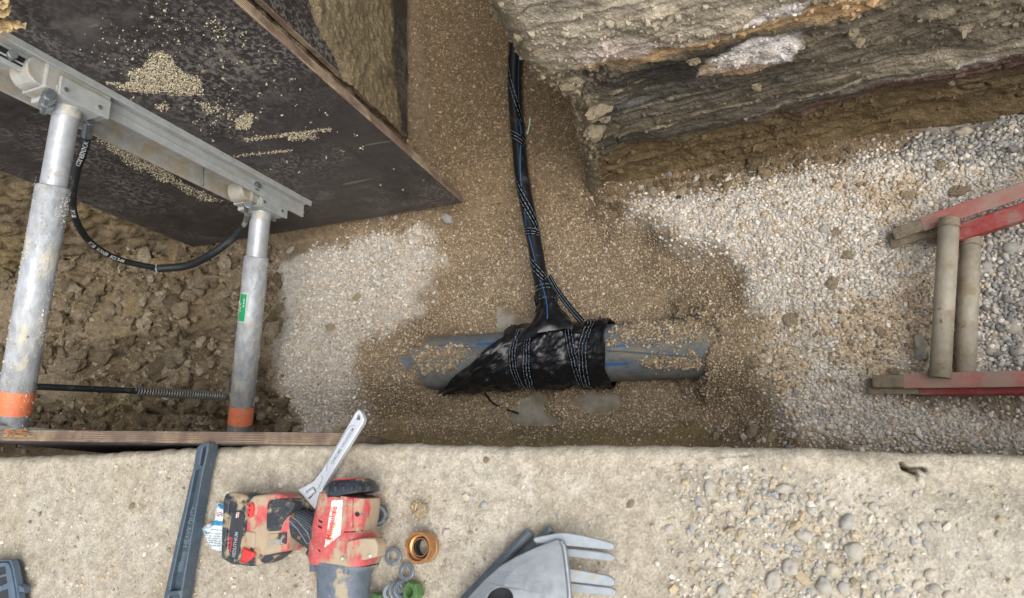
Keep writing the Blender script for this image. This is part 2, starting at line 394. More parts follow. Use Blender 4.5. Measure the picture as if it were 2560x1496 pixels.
def plate(outlines, thick, bev=0.0, res=2):
    """flat 2-D outlines (first outer, others holes) -> solid between z = 0 and z = thick"""
    cu = bpy.data.curves.new('tmp', 'CURVE'); cu.dimensions = '2D'; cu.fill_mode = 'BOTH'
    for o in outlines:
        sp = cu.splines.new('POLY'); sp.points.add(len(o) - 1); sp.use_cyclic_u = True
        for p, q in zip(sp.points, o): p.co = (q[0], q[1], 0, 1)
    b = min(bev, thick * 0.49)
    cu.extrude = thick / 2 - b; cu.bevel_depth = b; cu.bevel_resolution = res; cu.offset = -b
    return curve_out(cu, thick / 2)
def curve_out(cu, dz=0.0):
    ob = bpy.data.objects.new('tmp', cu); COL.objects.link(ob)
    me = bpy.data.meshes.new_from_object(ob.evaluated_get(bpy.context.evaluated_depsgraph_get()))
    V = np.array([v.co[:] for v in me.vertices]); F = [list(p.vertices) for p in me.polygons]
    bpy.data.objects.remove(ob); bpy.data.curves.remove(cu); bpy.data.meshes.remove(me)
    if len(V): V[:, 2] += dz
    return V, F
def text(s, size=1.0, ext=0.0, bold=0.0):
    cu = bpy.data.curves.new('tmp', 'FONT'); cu.body = s; cu.size = size; cu.extrude = ext; cu.offset = bold; cu.resolution_u = 2
    return curve_out(cu)
def place(VF, o, x, y, z):
    """local axes -> world"""
    V = np.asarray(VF[0], float); return np.asarray(o, float) + V[:, :1] * np.asarray(x) + V[:, 1:2] * np.asarray(y) + V[:, 2:3] * np.asarray(z), VF[1]
def round_poly(pts, r, n=4):
    pts = [np.asarray(p, float) for p in pts]; out = []
    for i, p in enumerate(pts):
        a = pts[i - 1]; b = pts[(i + 1) % len(pts)]
        ra = min(r, np.linalg.norm(a - p) * .45); rb = min(r, np.linalg.norm(b - p) * .45)
        p0 = p + (a - p) / np.linalg.norm(a - p) * ra; p1 = p + (b - p) / np.linalg.norm(b - p) * rb
        for k in range(n + 1):
            t = k / n; out.append((1 - t) ** 2 * p0 + 2 * t * (1 - t) * p + t * t * p1)
    return out
def prism(pxs, z0, z1, rnd=0.004, bev=0.003, holes=(), ztop=None):
    """solid whose top face outline is given where the photograph shows it at height z1"""
    f = lambda pp: round_poly([P(a, b, z1)[:2] for a, b in pp], rnd)
    o = f(pxs); V, F = plate([o] + [f(h) for h in holes], z1 - z0, bev); V[:, 2] += z0; return V, F
def loft(cs, side, hw, hh, seg=28, p=2.6, up=None):
    """superellipse sections along a path: centres, side vectors, half widths, half heights"""
    cs = np.asarray(cs, float); n = len(cs); V = []; F = []
    for k in range(n):
        d = cs[min(k + 1, n - 1)] - cs[max(k - 1, 0)]; s = np.asarray(side, float); d = d / np.linalg.norm(d)
        s = s - d * (s @ d); s /= np.linalg.norm(s); u = np.cross(s, d)
        if u[2] < 0: u = -u
        for j in range(seg):
            a = 2 * math.pi * j / seg; c, q = math.cos(a), math.sin(a)
            V.append(cs[k] + s * hw[k] * math.copysign(abs(c) ** (2 / p), c) + u * hh[k] * math.copysign(abs(q) ** (2 / p), q))
    for k in range(n - 1):
        for j in range(seg):
            j2 = (j + 1) % seg; F.append([k * seg + j, k * seg + j2, (k + 1) * seg + j2, (k + 1) * seg + j])
    F.append(list(range(seg))[::-1]); F.append([(n - 1) * seg + j for j in range(seg)])
    return np.array(V), F
def grid_faces(nu, nv):
    i = np.arange(nu * nv).reshape(nu, nv)
    return np.stack([i[:-1, :-1], i[1:, :-1], i[1:, 1:], i[:-1, 1:]], -1).reshape(-1, 4)

_ph = (1 + 5 ** .5) / 2
ICO_V = np.array([(-1, _ph, 0), (1, _ph, 0), (-1, -_ph, 0), (1, -_ph, 0), (0, -1, _ph), (0, 1, _ph), (0, -1, -_ph), (0, 1, -_ph), (_ph, 0, -1), (_ph, 0, 1), (-_ph, 0, -1), (-_ph, 0, 1)]) / math.hypot(1, _ph)
ICO_F = np.array([(0, 11, 5), (0, 5, 1), (0, 1, 7), (0, 7, 10), (0, 10, 11), (1, 5, 9), (5, 11, 4), (11, 10, 2), (10, 7, 6), (7, 1, 8), (3, 9, 4), (3, 4, 2), (3, 2, 6), (3, 6, 8), (3, 8, 9), (4, 9, 5), (2, 4, 11), (6, 2, 10), (8, 6, 7), (9, 8, 1)])
OCT_V = np.array([(1, 0, 0), (-1, 0, 0), (0, 1, 0), (0, -1, 0), (0, 0, 1), (0, 0, -1.0)])
OCT_F = np.array([(0, 2, 4), (2, 1, 4), (1, 3, 4), (3, 0, 4), (2, 0, 5), (1, 2, 5), (3, 1, 5), (0, 3, 5)])
def scatter(pts, size, col, flat=0.65, jit=0.28, oct_=False, normal=None):
    """many small stones as one mesh: returns V, F, C"""
    B, F0 = (OCT_V, OCT_F) if oct_ else (ICO_V, ICO_F)
    n = len(pts); k = len(B)
    q = RNG.normal(size=(n, 4)); q[:, 1:3] *= 0.45; q /= np.linalg.norm(q, axis=1)[:, None]
    w, x, y, z = q.T
    R = np.stack([1 - 2 * (y * y + z * z), 2 * (x * y - z * w), 2 * (x * z + y * w), 2 * (x * y + z * w), 1 - 2 * (x * x + z * z), 2 * (y * z - x * w), 2 * (x * z - y * w), 2 * (y * z + x * w), 1 - 2 * (x * x + y * y)], -1).reshape(n, 3, 3)
    S = np.stack([1 + RNG.normal(0, .22, n), 0.85 + RNG.normal(0, .16, n), np.full(n, flat)], -1).clip(.3, 1.6)
    L = B[None] * (1 + RNG.normal(0, jit, (n, k, 1)).clip(-.45, .45)) * S[:, None, :]
    V = np.einsum('nij,nkj->nki', R, L) * np.asarray(size)[:, None, None] + pts[:, None, :]
    F = (F0[None] + (np.arange(n) * k)[:, None, None]).reshape(-1, 3)
    return V.reshape(-1, 3), F, np.repeat(col, k, 0)
def stuff(name, VFC, mat, parent, smooth=False):
    o = link(name, raw_mesh(name, VFC[0], VFC[1], mat, smooth, [('Col', 'FLOAT_COLOR', VFC[2])]), parent); o['kind'] = 'stuff'
    return o

# ================================================================ THE TRENCH
ZF = -1.33
def reg(pts, z=ZF): return px_poly(pts, z)
R_PIT = reg([(1085, 650), (1040, 760), (965, 870), (905, 990), (890, 1085), (1000, 1120), (1720, 1120), (1830, 1040), (1870, 960), (1870, 880), (1830, 780), (1760, 710), (1640, 660), (1545, 590), (1490, 470), (1300, 380), (1120, 500)])
R_WHR = reg([(1580, 528), (1690, 500), (2080, 410), (2330, 360), (2700, 270), (3700, 60), (3700, 1180), (1990, 1110), (1930, 1040), (1900, 970), (1915, 905), (1925, 860), (1900, 790), (1862, 735), (1850, 690), (1800, 645), (1740, 640), (1690, 615), (1640, 590)])
R_WHL = reg([(690, 650), (860, 610), (1060, 575), (1085, 640), (1050, 750), (960, 860), (905, 985), (850, 1100), (770, 1100), (735, 950), (720, 800)])
R_MUD = reg([(-1600, 300), (520, 560), (690, 640), (705, 800), (725, 950), (760, 1125), (-1600, 1125)])
R_OLI = reg([(960, 1030), (1040, 1072), (1300, 1085), (1560, 1080), (1740, 1050), (1790, 1130), (940, 1130)])
R_DRK = [reg([(1760, 1085), (1850, 1050), (1960, 1075), (2010, 1130), (1740, 1130)]), reg([(2200, 985), (2700, 960), (2700, 1080), (2300, 1040)])]
R_GRY = [reg([(2230, 400), (2300, 320), (2700, 210), (3600, 40), (3600, 400), (2700, 470), (2420, 440)]), reg([(2445, 590), (2800, 520), (3100, 600), (3100, 900), (2800, 960), (2430, 950)])]
R_TAL = reg([(1490, 440), (1900, 390), (2330, 290), (2330, 350), (2000, 420), (1700, 490), (1600, 530), (1520, 520)])
R_TAN = [reg(p) for p in ([(2090, 470), (2300, 470), (2280, 560), (2120, 540)], [(2050, 800), (2320, 700), (2340, 900), (2080, 960)], [(1920, 790), (2010, 800), (2000, 860), (1930, 850)], [(1900, 880), (2000, 880), (2000, 1000), (1900, 1000)])]
R_STRIP = reg([(1018, 0), (1060, 0), (1075, 200), (1085, 420), (1150, 560), (1060, 560), (1010, 380)])
R_FOOT = reg([(620, 615), (690, 605), (900, 570), (1050, 540), (1075, 500), (1150, 480), (1000, 420), (600, 560)])
PUD = [reg(p, -1.40) for p in ([(1243, 772), (1262, 768), (1275, 785), (1300, 795), (1345, 790), (1350, 840), (1250, 850), (1240, 810)],
    [(1330, 986), (1372, 985), (1368, 1000), (1345, 1005)], [(1272, 1040), (1300, 1000), (1340, 995), (1345, 1030), (1380, 1050), (1378, 1072), (1330, 1066), (1290, 1074)],
    [(1432, 992), (1480, 980), (1538, 978), (1545, 1015), (1510, 1026), (1478, 1030), (1440, 1010)])]
BUMPS = [(P(1520, 500, ZF)[:2], .07, .07), (P(1560, 590, ZF)[:2], .05, .06), (P(1680, 620, ZF)[:2], .05, .07), (P(1790, 640, ZF)[:2], .04, .06), (P(1150, 620, ZF)[:2], .045, .09), (P(1000, 700, ZF)[:2], .03, .08)]
MA = P(1050, 911, -1.335); MB = P(1760, 869, -1.335); MR = 0.108      # main pipe axis and radius
MU = (MB - MA) / np.linalg.norm(MB - MA)
def soft(poly, x, y, w, warp=0.03, fr=9.0, seed=0.0):
    wx = x + warp * fbm(x * fr, y * fr, 4, .6, seed + 3); wy = y + warp * fbm(x * fr + 40, y * fr, 4, .6, seed + 5)
    return sstep(-w, w, sdist(poly, wx, wy))
def zfloor(x, y):
    z = np.full(np.shape(x), -1.315)
    pit = soft(R_PIT, x, y, 0.13, 0.04, 6)
    whr = soft(R_WHR, x, y, 0.06, 0.03, 6, 2); whl = soft(R_WHL, x, y, 0.07, 0.03, 6, 3); mud = soft(R_MUD, x, y, 0.06, 0.04, 5, 4)
    z = z + 0.075 * whr + 0.025 * whl - 0.06 * mud - 0.105 * pit * (1 - 0.5 * whr)
    z = z + 0.05 * soft(R_TAL, x, y, 0.05, 0.03, 8) + 0.02 * soft(R_OLI, x, y, 0.04, 0.02, 8)
    # side trench bed, gently rising away
    st = sstep(1.0, 1.35, y); z = z * (1 - st) + (-1.335 + 0.02 * (y - 1.2)) * st
    # foot of the left soil corner and of the near side
    z = z + 0.05 * soft(R_STRIP, x, y, 0.05, 0.03, 8)
    z = z + 0.07 * sstep(0.20, 0.04, y) * (1 - mud) + 0.08 * soft(R_FOOT, x, y, .035, .02, 8)
    # bedding heaped over both pipe ends
    t = (x - MA[0]) * MU[0] + (y - MA[1]) * MU[1]; L = np.linalg.norm(MB - MA)
    off = np.abs(-(x - MA[0]) * MU[1] + (y - MA[1]) * MU[0]); nn = 0.09 * fbm(x * 13, y * 13, 4, .65, 8)
    cov = np.maximum(sstep(L - 0.07 + nn, L + 0.05 + nn, t + 0.3 * off), sstep(0.12 + nn, -0.01 + nn, t - 0.25 * off))
    top = MA[2] + 0.105
    z = z + cov * sstep(0.26, 0.05, off) * np.clip(top - z + 0.02, 0, 1)
    for (bx, by), bh, bw in BUMPS: z = z + bh * np.exp(-((x - bx) ** 2 + (y - by) ** 2) / bw ** 2)
    # puddles lie in small hollows
    for p in PUD: z = z - 0.026 * sstep(-0.045, 0.008, sdist(p, x + .012 * fbm(x * 40, y * 40, 3), y + .012 * fbm(x * 40 + 9, y * 40, 3)))
    # relief
    z = z + lumps(x, y, .022, 15, .35) * .45 * np.clip(sum(sstep(-.06, 0, sdist(p, x, y)) for p in PUD), 0, 1)
    gen = 0.018 * fbm(x * 4, y * 4, 4, .5, 1) + 0.006 * fbm(x * 22, y * 22, 4, .6, 2)
    qx = x + .022 * fbm(x * 14, y * 14, 4, .65, 41); qy = y + .022 * fbm(x * 14 + 30, y * 14, 4, .65, 42)
    rough = lumps(qx, qy, 0.13, 1, .7, .5) * 0.45 + lumps(qx, qy, 0.062, 2, .6) * 0.7 + lumps(qx, qy, 0.029, 3, .6) * 0.8 + lumps(qx, qy, 0.015, 4, .6) * 0.8
    rough = rough + .016 * (1 - np.abs(fbm(x * 11, y * 13, 5, .65, 43))) + .010 * fbm(x * 38, y * 38, 4, .7, 44)
    fl = .12 + .88 * sstep(-0.42, -0.08, fbm(x * 3.6, y * 7.0, 4, .55, 11))            # smooth shovelled patches among the clods
    clod = 0.045 * fbm(x * 5, y * 7, 4, .55, 6) + rough * fl * 2.1 - .05 * sstep(.15, .55, fbm(x * 9, y * 9, 3, .6, 46)) * fl + 0.003 * fbm(x * 60, y * 60, 3, .65)
    z = z + gen * (1 - mud) + clod * mud
    z = z + (lumps(x, y, 0.03, 7, .35) * .5 + lumps(x, y, 0.013, 9, .4) * .5) * np.clip(soft(R_STRIP, x, y, .04) + soft(R_TAL, x, y, .04) + sum(soft(p, x, y, .03) for p in R_DRK), 0, 1)
    # crescent scrape marks on both sides of the pit
    sc = np.array(reg([(1240, 570), (1215, 620), (1150, 680), (1060, 740), (1040, 780)])); sc2 = np.array(reg([(1560, 600), (1680, 640), (1800, 655), (1880, 650)]))
    for line, dep in ((sc, .045), (sc2, .03)):
        dd = np.full(np.shape(x), 9.0)
        for a, b in zip(line[:-1], line[1:]):
            e = b - a; tt = np.clip(((x - a[0]) * e[0] + (y - a[1]) * e[1]) / (e @ e), 0, 1); dd = np.minimum(dd, np.hypot(x - a[0] - tt * e[0], y - a[1] - tt * e[1]))
        z = z - dep * np.exp(-(dd / 0.04) ** 2)
    return z
C_BRN = srgb(134, 118, 95); C_BRD = srgb(108, 92, 70); C_WHT = srgb(196, 191, 181); C_TAN = srgb(184, 164, 134); C_MUD = srgb(124, 110, 88); C_OLV = srgb(138, 122, 88)
C_DRK = srgb(114, 99, 78); C_GRY = srgb(158, 154, 148)
def mixw(c, w, col): return c * (1 - w[..., None]) + np.asarray(col) * w[..., None]
def cfloor(x, y):
    c = np.zeros(np.shape(x) + (3,)) + C_BRN
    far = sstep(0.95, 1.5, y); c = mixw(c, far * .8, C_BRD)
    wr = soft(R_WHR, x, y, 0.05, 0.07, 11, 2); wl = soft(R_WHL, x, y, 0.05, 0.09, 9, 3); mu = soft(R_MUD, x, y, 0.06, 0.10, 9, 4)
    c = mixw(c, wl * .85, C_WHT); c = mixw(c, wr, C_WHT)
    tan = sum(soft(p, x, y, 0.05, 0.08, 12, 5) for p in R_TAN); c = mixw(c, np.clip(tan, 0, 1) * .7, C_TAN)
    gry = np.clip(sum(soft(p, x, y, 0.05, 0.05, 10) for p in R_GRY), 0, 1); c = mixw(c, gry * .8, C_GRY)
    m = C_MUD * (1 + 0.22 * fbm(x * 7, y * 7, 4, .6, 31))[..., None]; m = mixw(m, sstep(.05, .5, fbm(x * 4, y * 4, 4, .6, 37)) * .6, C_OLV * .9)
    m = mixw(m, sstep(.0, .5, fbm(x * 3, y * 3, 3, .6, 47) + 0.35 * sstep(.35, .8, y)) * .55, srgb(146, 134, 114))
    c = c * (1 - mu[..., None]) + m * mu[..., None]
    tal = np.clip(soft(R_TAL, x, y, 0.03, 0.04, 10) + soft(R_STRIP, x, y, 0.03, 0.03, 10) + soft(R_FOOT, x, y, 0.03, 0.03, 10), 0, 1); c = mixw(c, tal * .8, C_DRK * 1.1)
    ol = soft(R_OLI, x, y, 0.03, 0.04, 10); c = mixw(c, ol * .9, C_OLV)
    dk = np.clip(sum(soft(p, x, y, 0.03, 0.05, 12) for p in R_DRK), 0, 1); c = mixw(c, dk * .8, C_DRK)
    wet = np.clip(ol * .7 + tal * .4 + dk * .3 + far * .1, 0, 1)
    for p in PUD:
        wz = sstep(-0.07, 0.0, sdist(p, x, y)); c = mixw(c, wz * .5, C_OLV * .95); wet = np.maximum(wet, wz * .9)
    c = c * (1 + 0.10 * fbm(x * 12, y * 12, 4, .6, 21))[..., None]
    return c.clip(0.01, 0.9), wet, dict(wr=wr, wl=wl, mu=mu, gry=gry, tal=tal, ol=ol, dk=dk, tan=np.clip(tan, 0, 1))
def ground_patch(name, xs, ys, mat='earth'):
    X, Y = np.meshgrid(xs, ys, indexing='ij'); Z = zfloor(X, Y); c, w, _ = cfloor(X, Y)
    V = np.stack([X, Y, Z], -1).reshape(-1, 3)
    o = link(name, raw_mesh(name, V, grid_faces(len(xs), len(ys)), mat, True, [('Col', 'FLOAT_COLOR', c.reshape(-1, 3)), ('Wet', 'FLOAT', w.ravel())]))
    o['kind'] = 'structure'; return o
xs = np.concatenate([np.arange(-7.0, -4.1, .06), np.arange(-4.1, -2.6, .0078), np.arange(-2.6, 1.1, .0065), np.arange(1.1, 1.8, .012), np.arange(1.8, 4.6, .06)])
ys = np.arange(-0.06, 1.302, .0065)
floor = ground_patch('trench_floor', xs, ys)
side_floor = ground_patch('side_trench_floor', np.arange(-1.75, -0.35, .007), np.arange(1.30, 3.6, .008))

# ---------------------------------------------------------------- gravel lying on the floor (far too many to count)
def jgrid(x0, x1, y0, y1, d):
    gx, gy = np.meshgrid(np.arange(x0, x1, d), np.arange(y0, y1, d), indexing='ij')
    return (gx + RNG.uniform(-.5, .5, gx.shape) * d * .95).ravel(), (gy + RNG.uniform(-.5, .5, gx.shape) * d * .95).ravel()
def pick(x, y, w):
    k = RNG.random(len(x)) < w; return x[k], y[k]
def stone_cols(n, pal, var=0.12):
    pal = np.array([srgb(*p) for p in pal]); return pal[RNG.integers(0, len(pal), n)] * (1 + RNG.normal(0, var, (n, 1))).clip(.6, 1.4)
PAL_W = [(212, 206, 195), (220, 214, 203), (202, 196, 185), (192, 186, 176), (204, 190, 168), (176, 173, 168), (226, 220, 209), (194, 174, 146)]
PAL_B = [(178, 161, 137), (164, 147, 123), (193, 178, 154), (150, 135, 112), (174, 154, 125), (204, 192, 172), (134, 122, 106)]
PAL_D = [(148, 126, 96), (134, 113, 85), (162, 140, 108), (118, 100, 76), (176, 157, 128)]
PAL_G = [(160, 158, 153), (174, 170, 162), (144, 144, 142), (184, 179, 168), (130, 128, 124)]
x, y = jgrid(-1.95, 1.75, 0.05, 1.24, .0108); c, w, k = cfloor(x, y)
cover = np.clip(k['wr'] + k['wl'] * .95, 0, 1) * (1 - k['mu']) * (1 - .75 * k['tal']) * (1 - .8 * k['ol']) * (1 - .55 * k['dk'])
cover = cover * (1 - .35 * k['tan']); sel = RNG.random(len(x)) < cover; x, y = x[sel], y[sel]
tan = k['tan'][sel]; gr = k['gry'][sel]; n = len(x)
cols = stone_cols(n, PAL_W); t2 = stone_cols(n, PAL_B + [(190, 166, 132)]); g2 = stone_cols(n, PAL_G)
cols = np.where((RNG.random(n) < tan * .75)[:, None], t2, cols); cols = np.where((RNG.random(n) < gr * .85)[:, None], g2, cols)
size = RNG.lognormal(math.log(.0064), .24, n) * (1 + .35 * gr) * (1 - .12 * (x < -1.0))
stuff('white_gravel', scatter(np.stack([x, y, zfloor(x, y) + size * .25], -1), size, cols, .7, .17), 'gravel', floor, True)
x, y = jgrid(-1.75, 0.55, 0.05, 1.30, .0070); c, w, k = cfloor(x, y)
cover = (1 - .88 * np.clip(k['wr'] + k['wl'] * .9, 0, 1)) * (1 - k['mu']) * (1 - .7 * k['tal']) * (1 - .72 * k['ol']) * (1 - .5 * k['dk'])
for p in PUD: cover = cover * (1 - .90 * sstep(-.006, .006, sdist(p, x + .02 * fbm(x * 40, y * 40, 3), y + .02 * fbm(x * 40 + 9, y * 40, 3))))
x, y = pick(x, y, cover * .93); n = len(x); size = RNG.lognormal(math.log(.0041), .30, n)
far = sstep(.8, 1.2, y); cols = np.where((RNG.random(n) < far)[:, None], stone_cols(n, PAL_D), stone_cols(n, PAL_B))
stuff('brown_gravel', scatter(np.stack([x, y, zfloor(x, y) + size * .2], -1), size, cols, .75, .3, True), 'gravel', floor)
x, y = jgrid(-1.45, -0.5, 1.30, 2.75, .0088); c, w, k = cfloor(x, y)
x, y = pick(x, y, .85 * (1 - .75 * k['tal'])); n = len(x); size = RNG.lognormal(math.log(.0048), .25, n)
stuff('brown_gravel', scatter(np.stack([x, y, zfloor(x, y) + size * .2], -1), size, stone_cols(n, PAL_D), .75, .3, True), 'gravel', side_floor)
# crumbs over the mud, the dark foot strips and grey coarse stones
x, y = jgrid(-4.0, -1.5, 0.05, 1.15, .0145); c, w, k = cfloor(x, y); x, y = pick(x, y, k['mu'] * .75 * sstep(-.42, -.05, fbm(x * 3.6, y * 7.0, 4, .55, 11))); n = len(x)
size = RNG.lognormal(math.log(.0046), .55, n); stuff('soil_crumbs', scatter(np.stack([x, y, zfloor(x, y) + size * .2], -1), size, stone_cols(n, [(136, 121, 96), (120, 105, 80), (152, 138, 112), (126, 112, 88), (172, 162, 142)]), .8, .32), 'gravel', floor)
x, y = jgrid(-1.6, 1.7, 0.05, 1.25, .03); c, w, k = cfloor(x, y); x, y = pick(x, y, np.clip(k['gry'] * .75 + k['dk'] * .5 + k['tal'] * .25 + .02 * k['wr'], 0, 1)); n = len(x)
size = RNG.lognormal(math.log(.0085), .38, n); stuff('coarse_gravel', scatter(np.stack([x, y, zfloor(x, y) + size * .2], -1), size, stone_cols(n, PAL_G), .7, .2), 'gravel', floor)

x, y = jgrid(-3.95, -1.55, 0.05, 1.14, .030); c, w, k = cfloor(x, y)
rows = sstep(-.35, .0, fbm(x * 3.6, y * 7.0, 4, .55, 11)); x, y = pick(x, y, k['mu'] * (.08 + .80 * rows)); n = len(x)
def clod_field(n):
    bm = bmesh.new(); bmesh.ops.create_icosphere(bm, subdivisions=2, radius=1); V, F = bm_out(bm); return V, np.array(F)
def scatter_clods(pts, size, col):
    V0, F0 = clod_field(1); n, k = len(pts), len(V0); off = RNG.uniform(0, 90, (n, 1)); a = RNG.uniform(0, 6.28, n); ca, sa = np.cos(a)[:, None], np.sin(a)[:, None]
    X = np.tile(V0[:, 0], (n, 1)); Y = np.tile(V0[:, 1], (n, 1)); Z = np.tile(V0[:, 2], (n, 1))
    q = 1 + .62 * fbm(X * 1.2 + off, Y * 1.2 + Z * 1.9 + off * 1.7, 3, .65) + .22 * fbm(X * 4 + off, Y * 4 + Z * 3.1, 2, .6)
    X, Y, Z = X * q * 1.15, Y * q * .9, Z * q * .72
    V = np.stack([(X * ca - Y * sa) * size[:, None] + pts[:, :1], (X * sa + Y * ca) * size[:, None] + pts[:, 1:2], Z * size[:, None] + pts[:, 2:3]], -1)
    return V.reshape(-1, 3), (F0[None] + (np.arange(n) * k)[:, None, None]).reshape(-1, F0.shape[1]), np.repeat(col, k, 0)
size = RNG.lognormal(math.log(.0145), .55, n).clip(.005, .045)
stuff('clods', scatter_clods(np.stack([x, y, zfloor(x, y) + size * .15], -1), size, stone_cols(n, [(130, 118, 98), (114, 102, 82), (146, 135, 115), (124, 112, 92), (102, 91, 72)])), 'earth', floor)
# single stones and clods of the floor that can be told apart
def lump_mesh(name, mat, sub=2, jit=.16, seed=0):
    bm = bmesh.new(); bmesh.ops.create_icosphere(bm, subdivisions=sub, radius=1)
    r = np.random.default_rng(seed); off = r.uniform(0, 50, 2)
    for v in bm.verts:
        a = v.co; k = 1 + jit * float(fbm(np.array([a.x * 1.1 + off[0]]), np.array([a.y * 1.1 + a.z * 1.7 + off[1]]), 4, .65)[0]) * 2.6
        v.co = Vector((a.x * k * 1.12, a.y * k * .88, a.z * k * .68))
    V, F = bm_out(bm); me = raw_mesh(name, V, F, mat, jit < .25); return me
CLODS = [lump_mesh('clod', 'clod', 3, .34, s) for s in range(6)]; PEBS = [lump_mesh('pebble', 'pebble', 3, .20, s + 20) for s in range(10)]
def lay(me, name, p, size, parent):
    o = link(name, me, parent); o.location = Vector([float(v) for v in p]); o.scale = (size * random.uniform(.85, 1.2), size * random.uniform(.8, 1.1), size * random.uniform(.8, 1.1))
    o.rotation_euler = (random.uniform(-.3, .3), random.uniform(-.3, .3), random.uniform(0, 6.28)); return o
def on_floor(px, py, d=0.0):
    p = P(px, py, ZF)
    for _ in range(6): p = P(px, py, float(zfloor(np.array([p[0]]), np.array([p[1]]))[0]) + d)
    return p
for px, py, s, kd in [(728, 626, .020, 'p'), (890, 745, .024, 'c'), (830, 822, .028, 'c'), (2060, 575, .020, 'p'), (2120, 640, .022, 'c'), (2350, 415, .024, 'c'), (2270, 490, .026, 'c'), (2300, 860, .026, 'p'), (2300, 885, .020, 'p'), (2460, 670, .024, 'p'), (2440, 760, .018, 'p'),
    (2080, 710, .026, 'c'), (1975, 800, .030, 'c'), (1880, 905, .026, 'c'), (2090, 580, .020, 'c'), (2395, 480, .030, 'c'), (2480, 880, .018, 'p'), (2530, 820, .022, 'p'), (1600, 770, .014, 'c'), (1680, 745, .012, 'c'), (1210, 640, .018, 'c'), (2525, 620, .026, 'p'), (2410, 330, .024, 'p'), (2330, 440, .018, 'p'),
    (1140, 580, .012, 'c'), (2200, 830, .022, 'c'), (2230, 930, .018, 'c'), (1790, 1095, .020, 'c'), (1880, 1085, .028, 'c'), (1930, 1090, .022, 'c'), (560, 660, .03, 'c'), (420, 720, .03, 'c'), (340, 900, .028, 'c'), (500, 1010, .03, 'c'), (700, 1050, .026, 'c')]:
    lay(random.choice(CLODS if kd == 'c' else PEBS), 'clod' if kd == 'c' else 'stone', on_floor(px, py, s * .1), s * (.8 if kd == 'c' else .9), floor)

# ---------------------------------------------------------------- puddles
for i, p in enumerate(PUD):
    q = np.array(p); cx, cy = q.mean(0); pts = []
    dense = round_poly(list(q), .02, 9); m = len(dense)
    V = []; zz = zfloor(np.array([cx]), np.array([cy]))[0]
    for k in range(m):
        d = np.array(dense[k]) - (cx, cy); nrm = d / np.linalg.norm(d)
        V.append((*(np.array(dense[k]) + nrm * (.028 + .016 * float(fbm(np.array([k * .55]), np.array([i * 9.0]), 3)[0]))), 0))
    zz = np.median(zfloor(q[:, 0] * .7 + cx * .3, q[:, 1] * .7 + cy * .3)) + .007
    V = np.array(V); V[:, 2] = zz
    o = link('puddle', raw_mesh('puddle', V, [list(range(m))], 'water')); o['kind'] = 'structure'

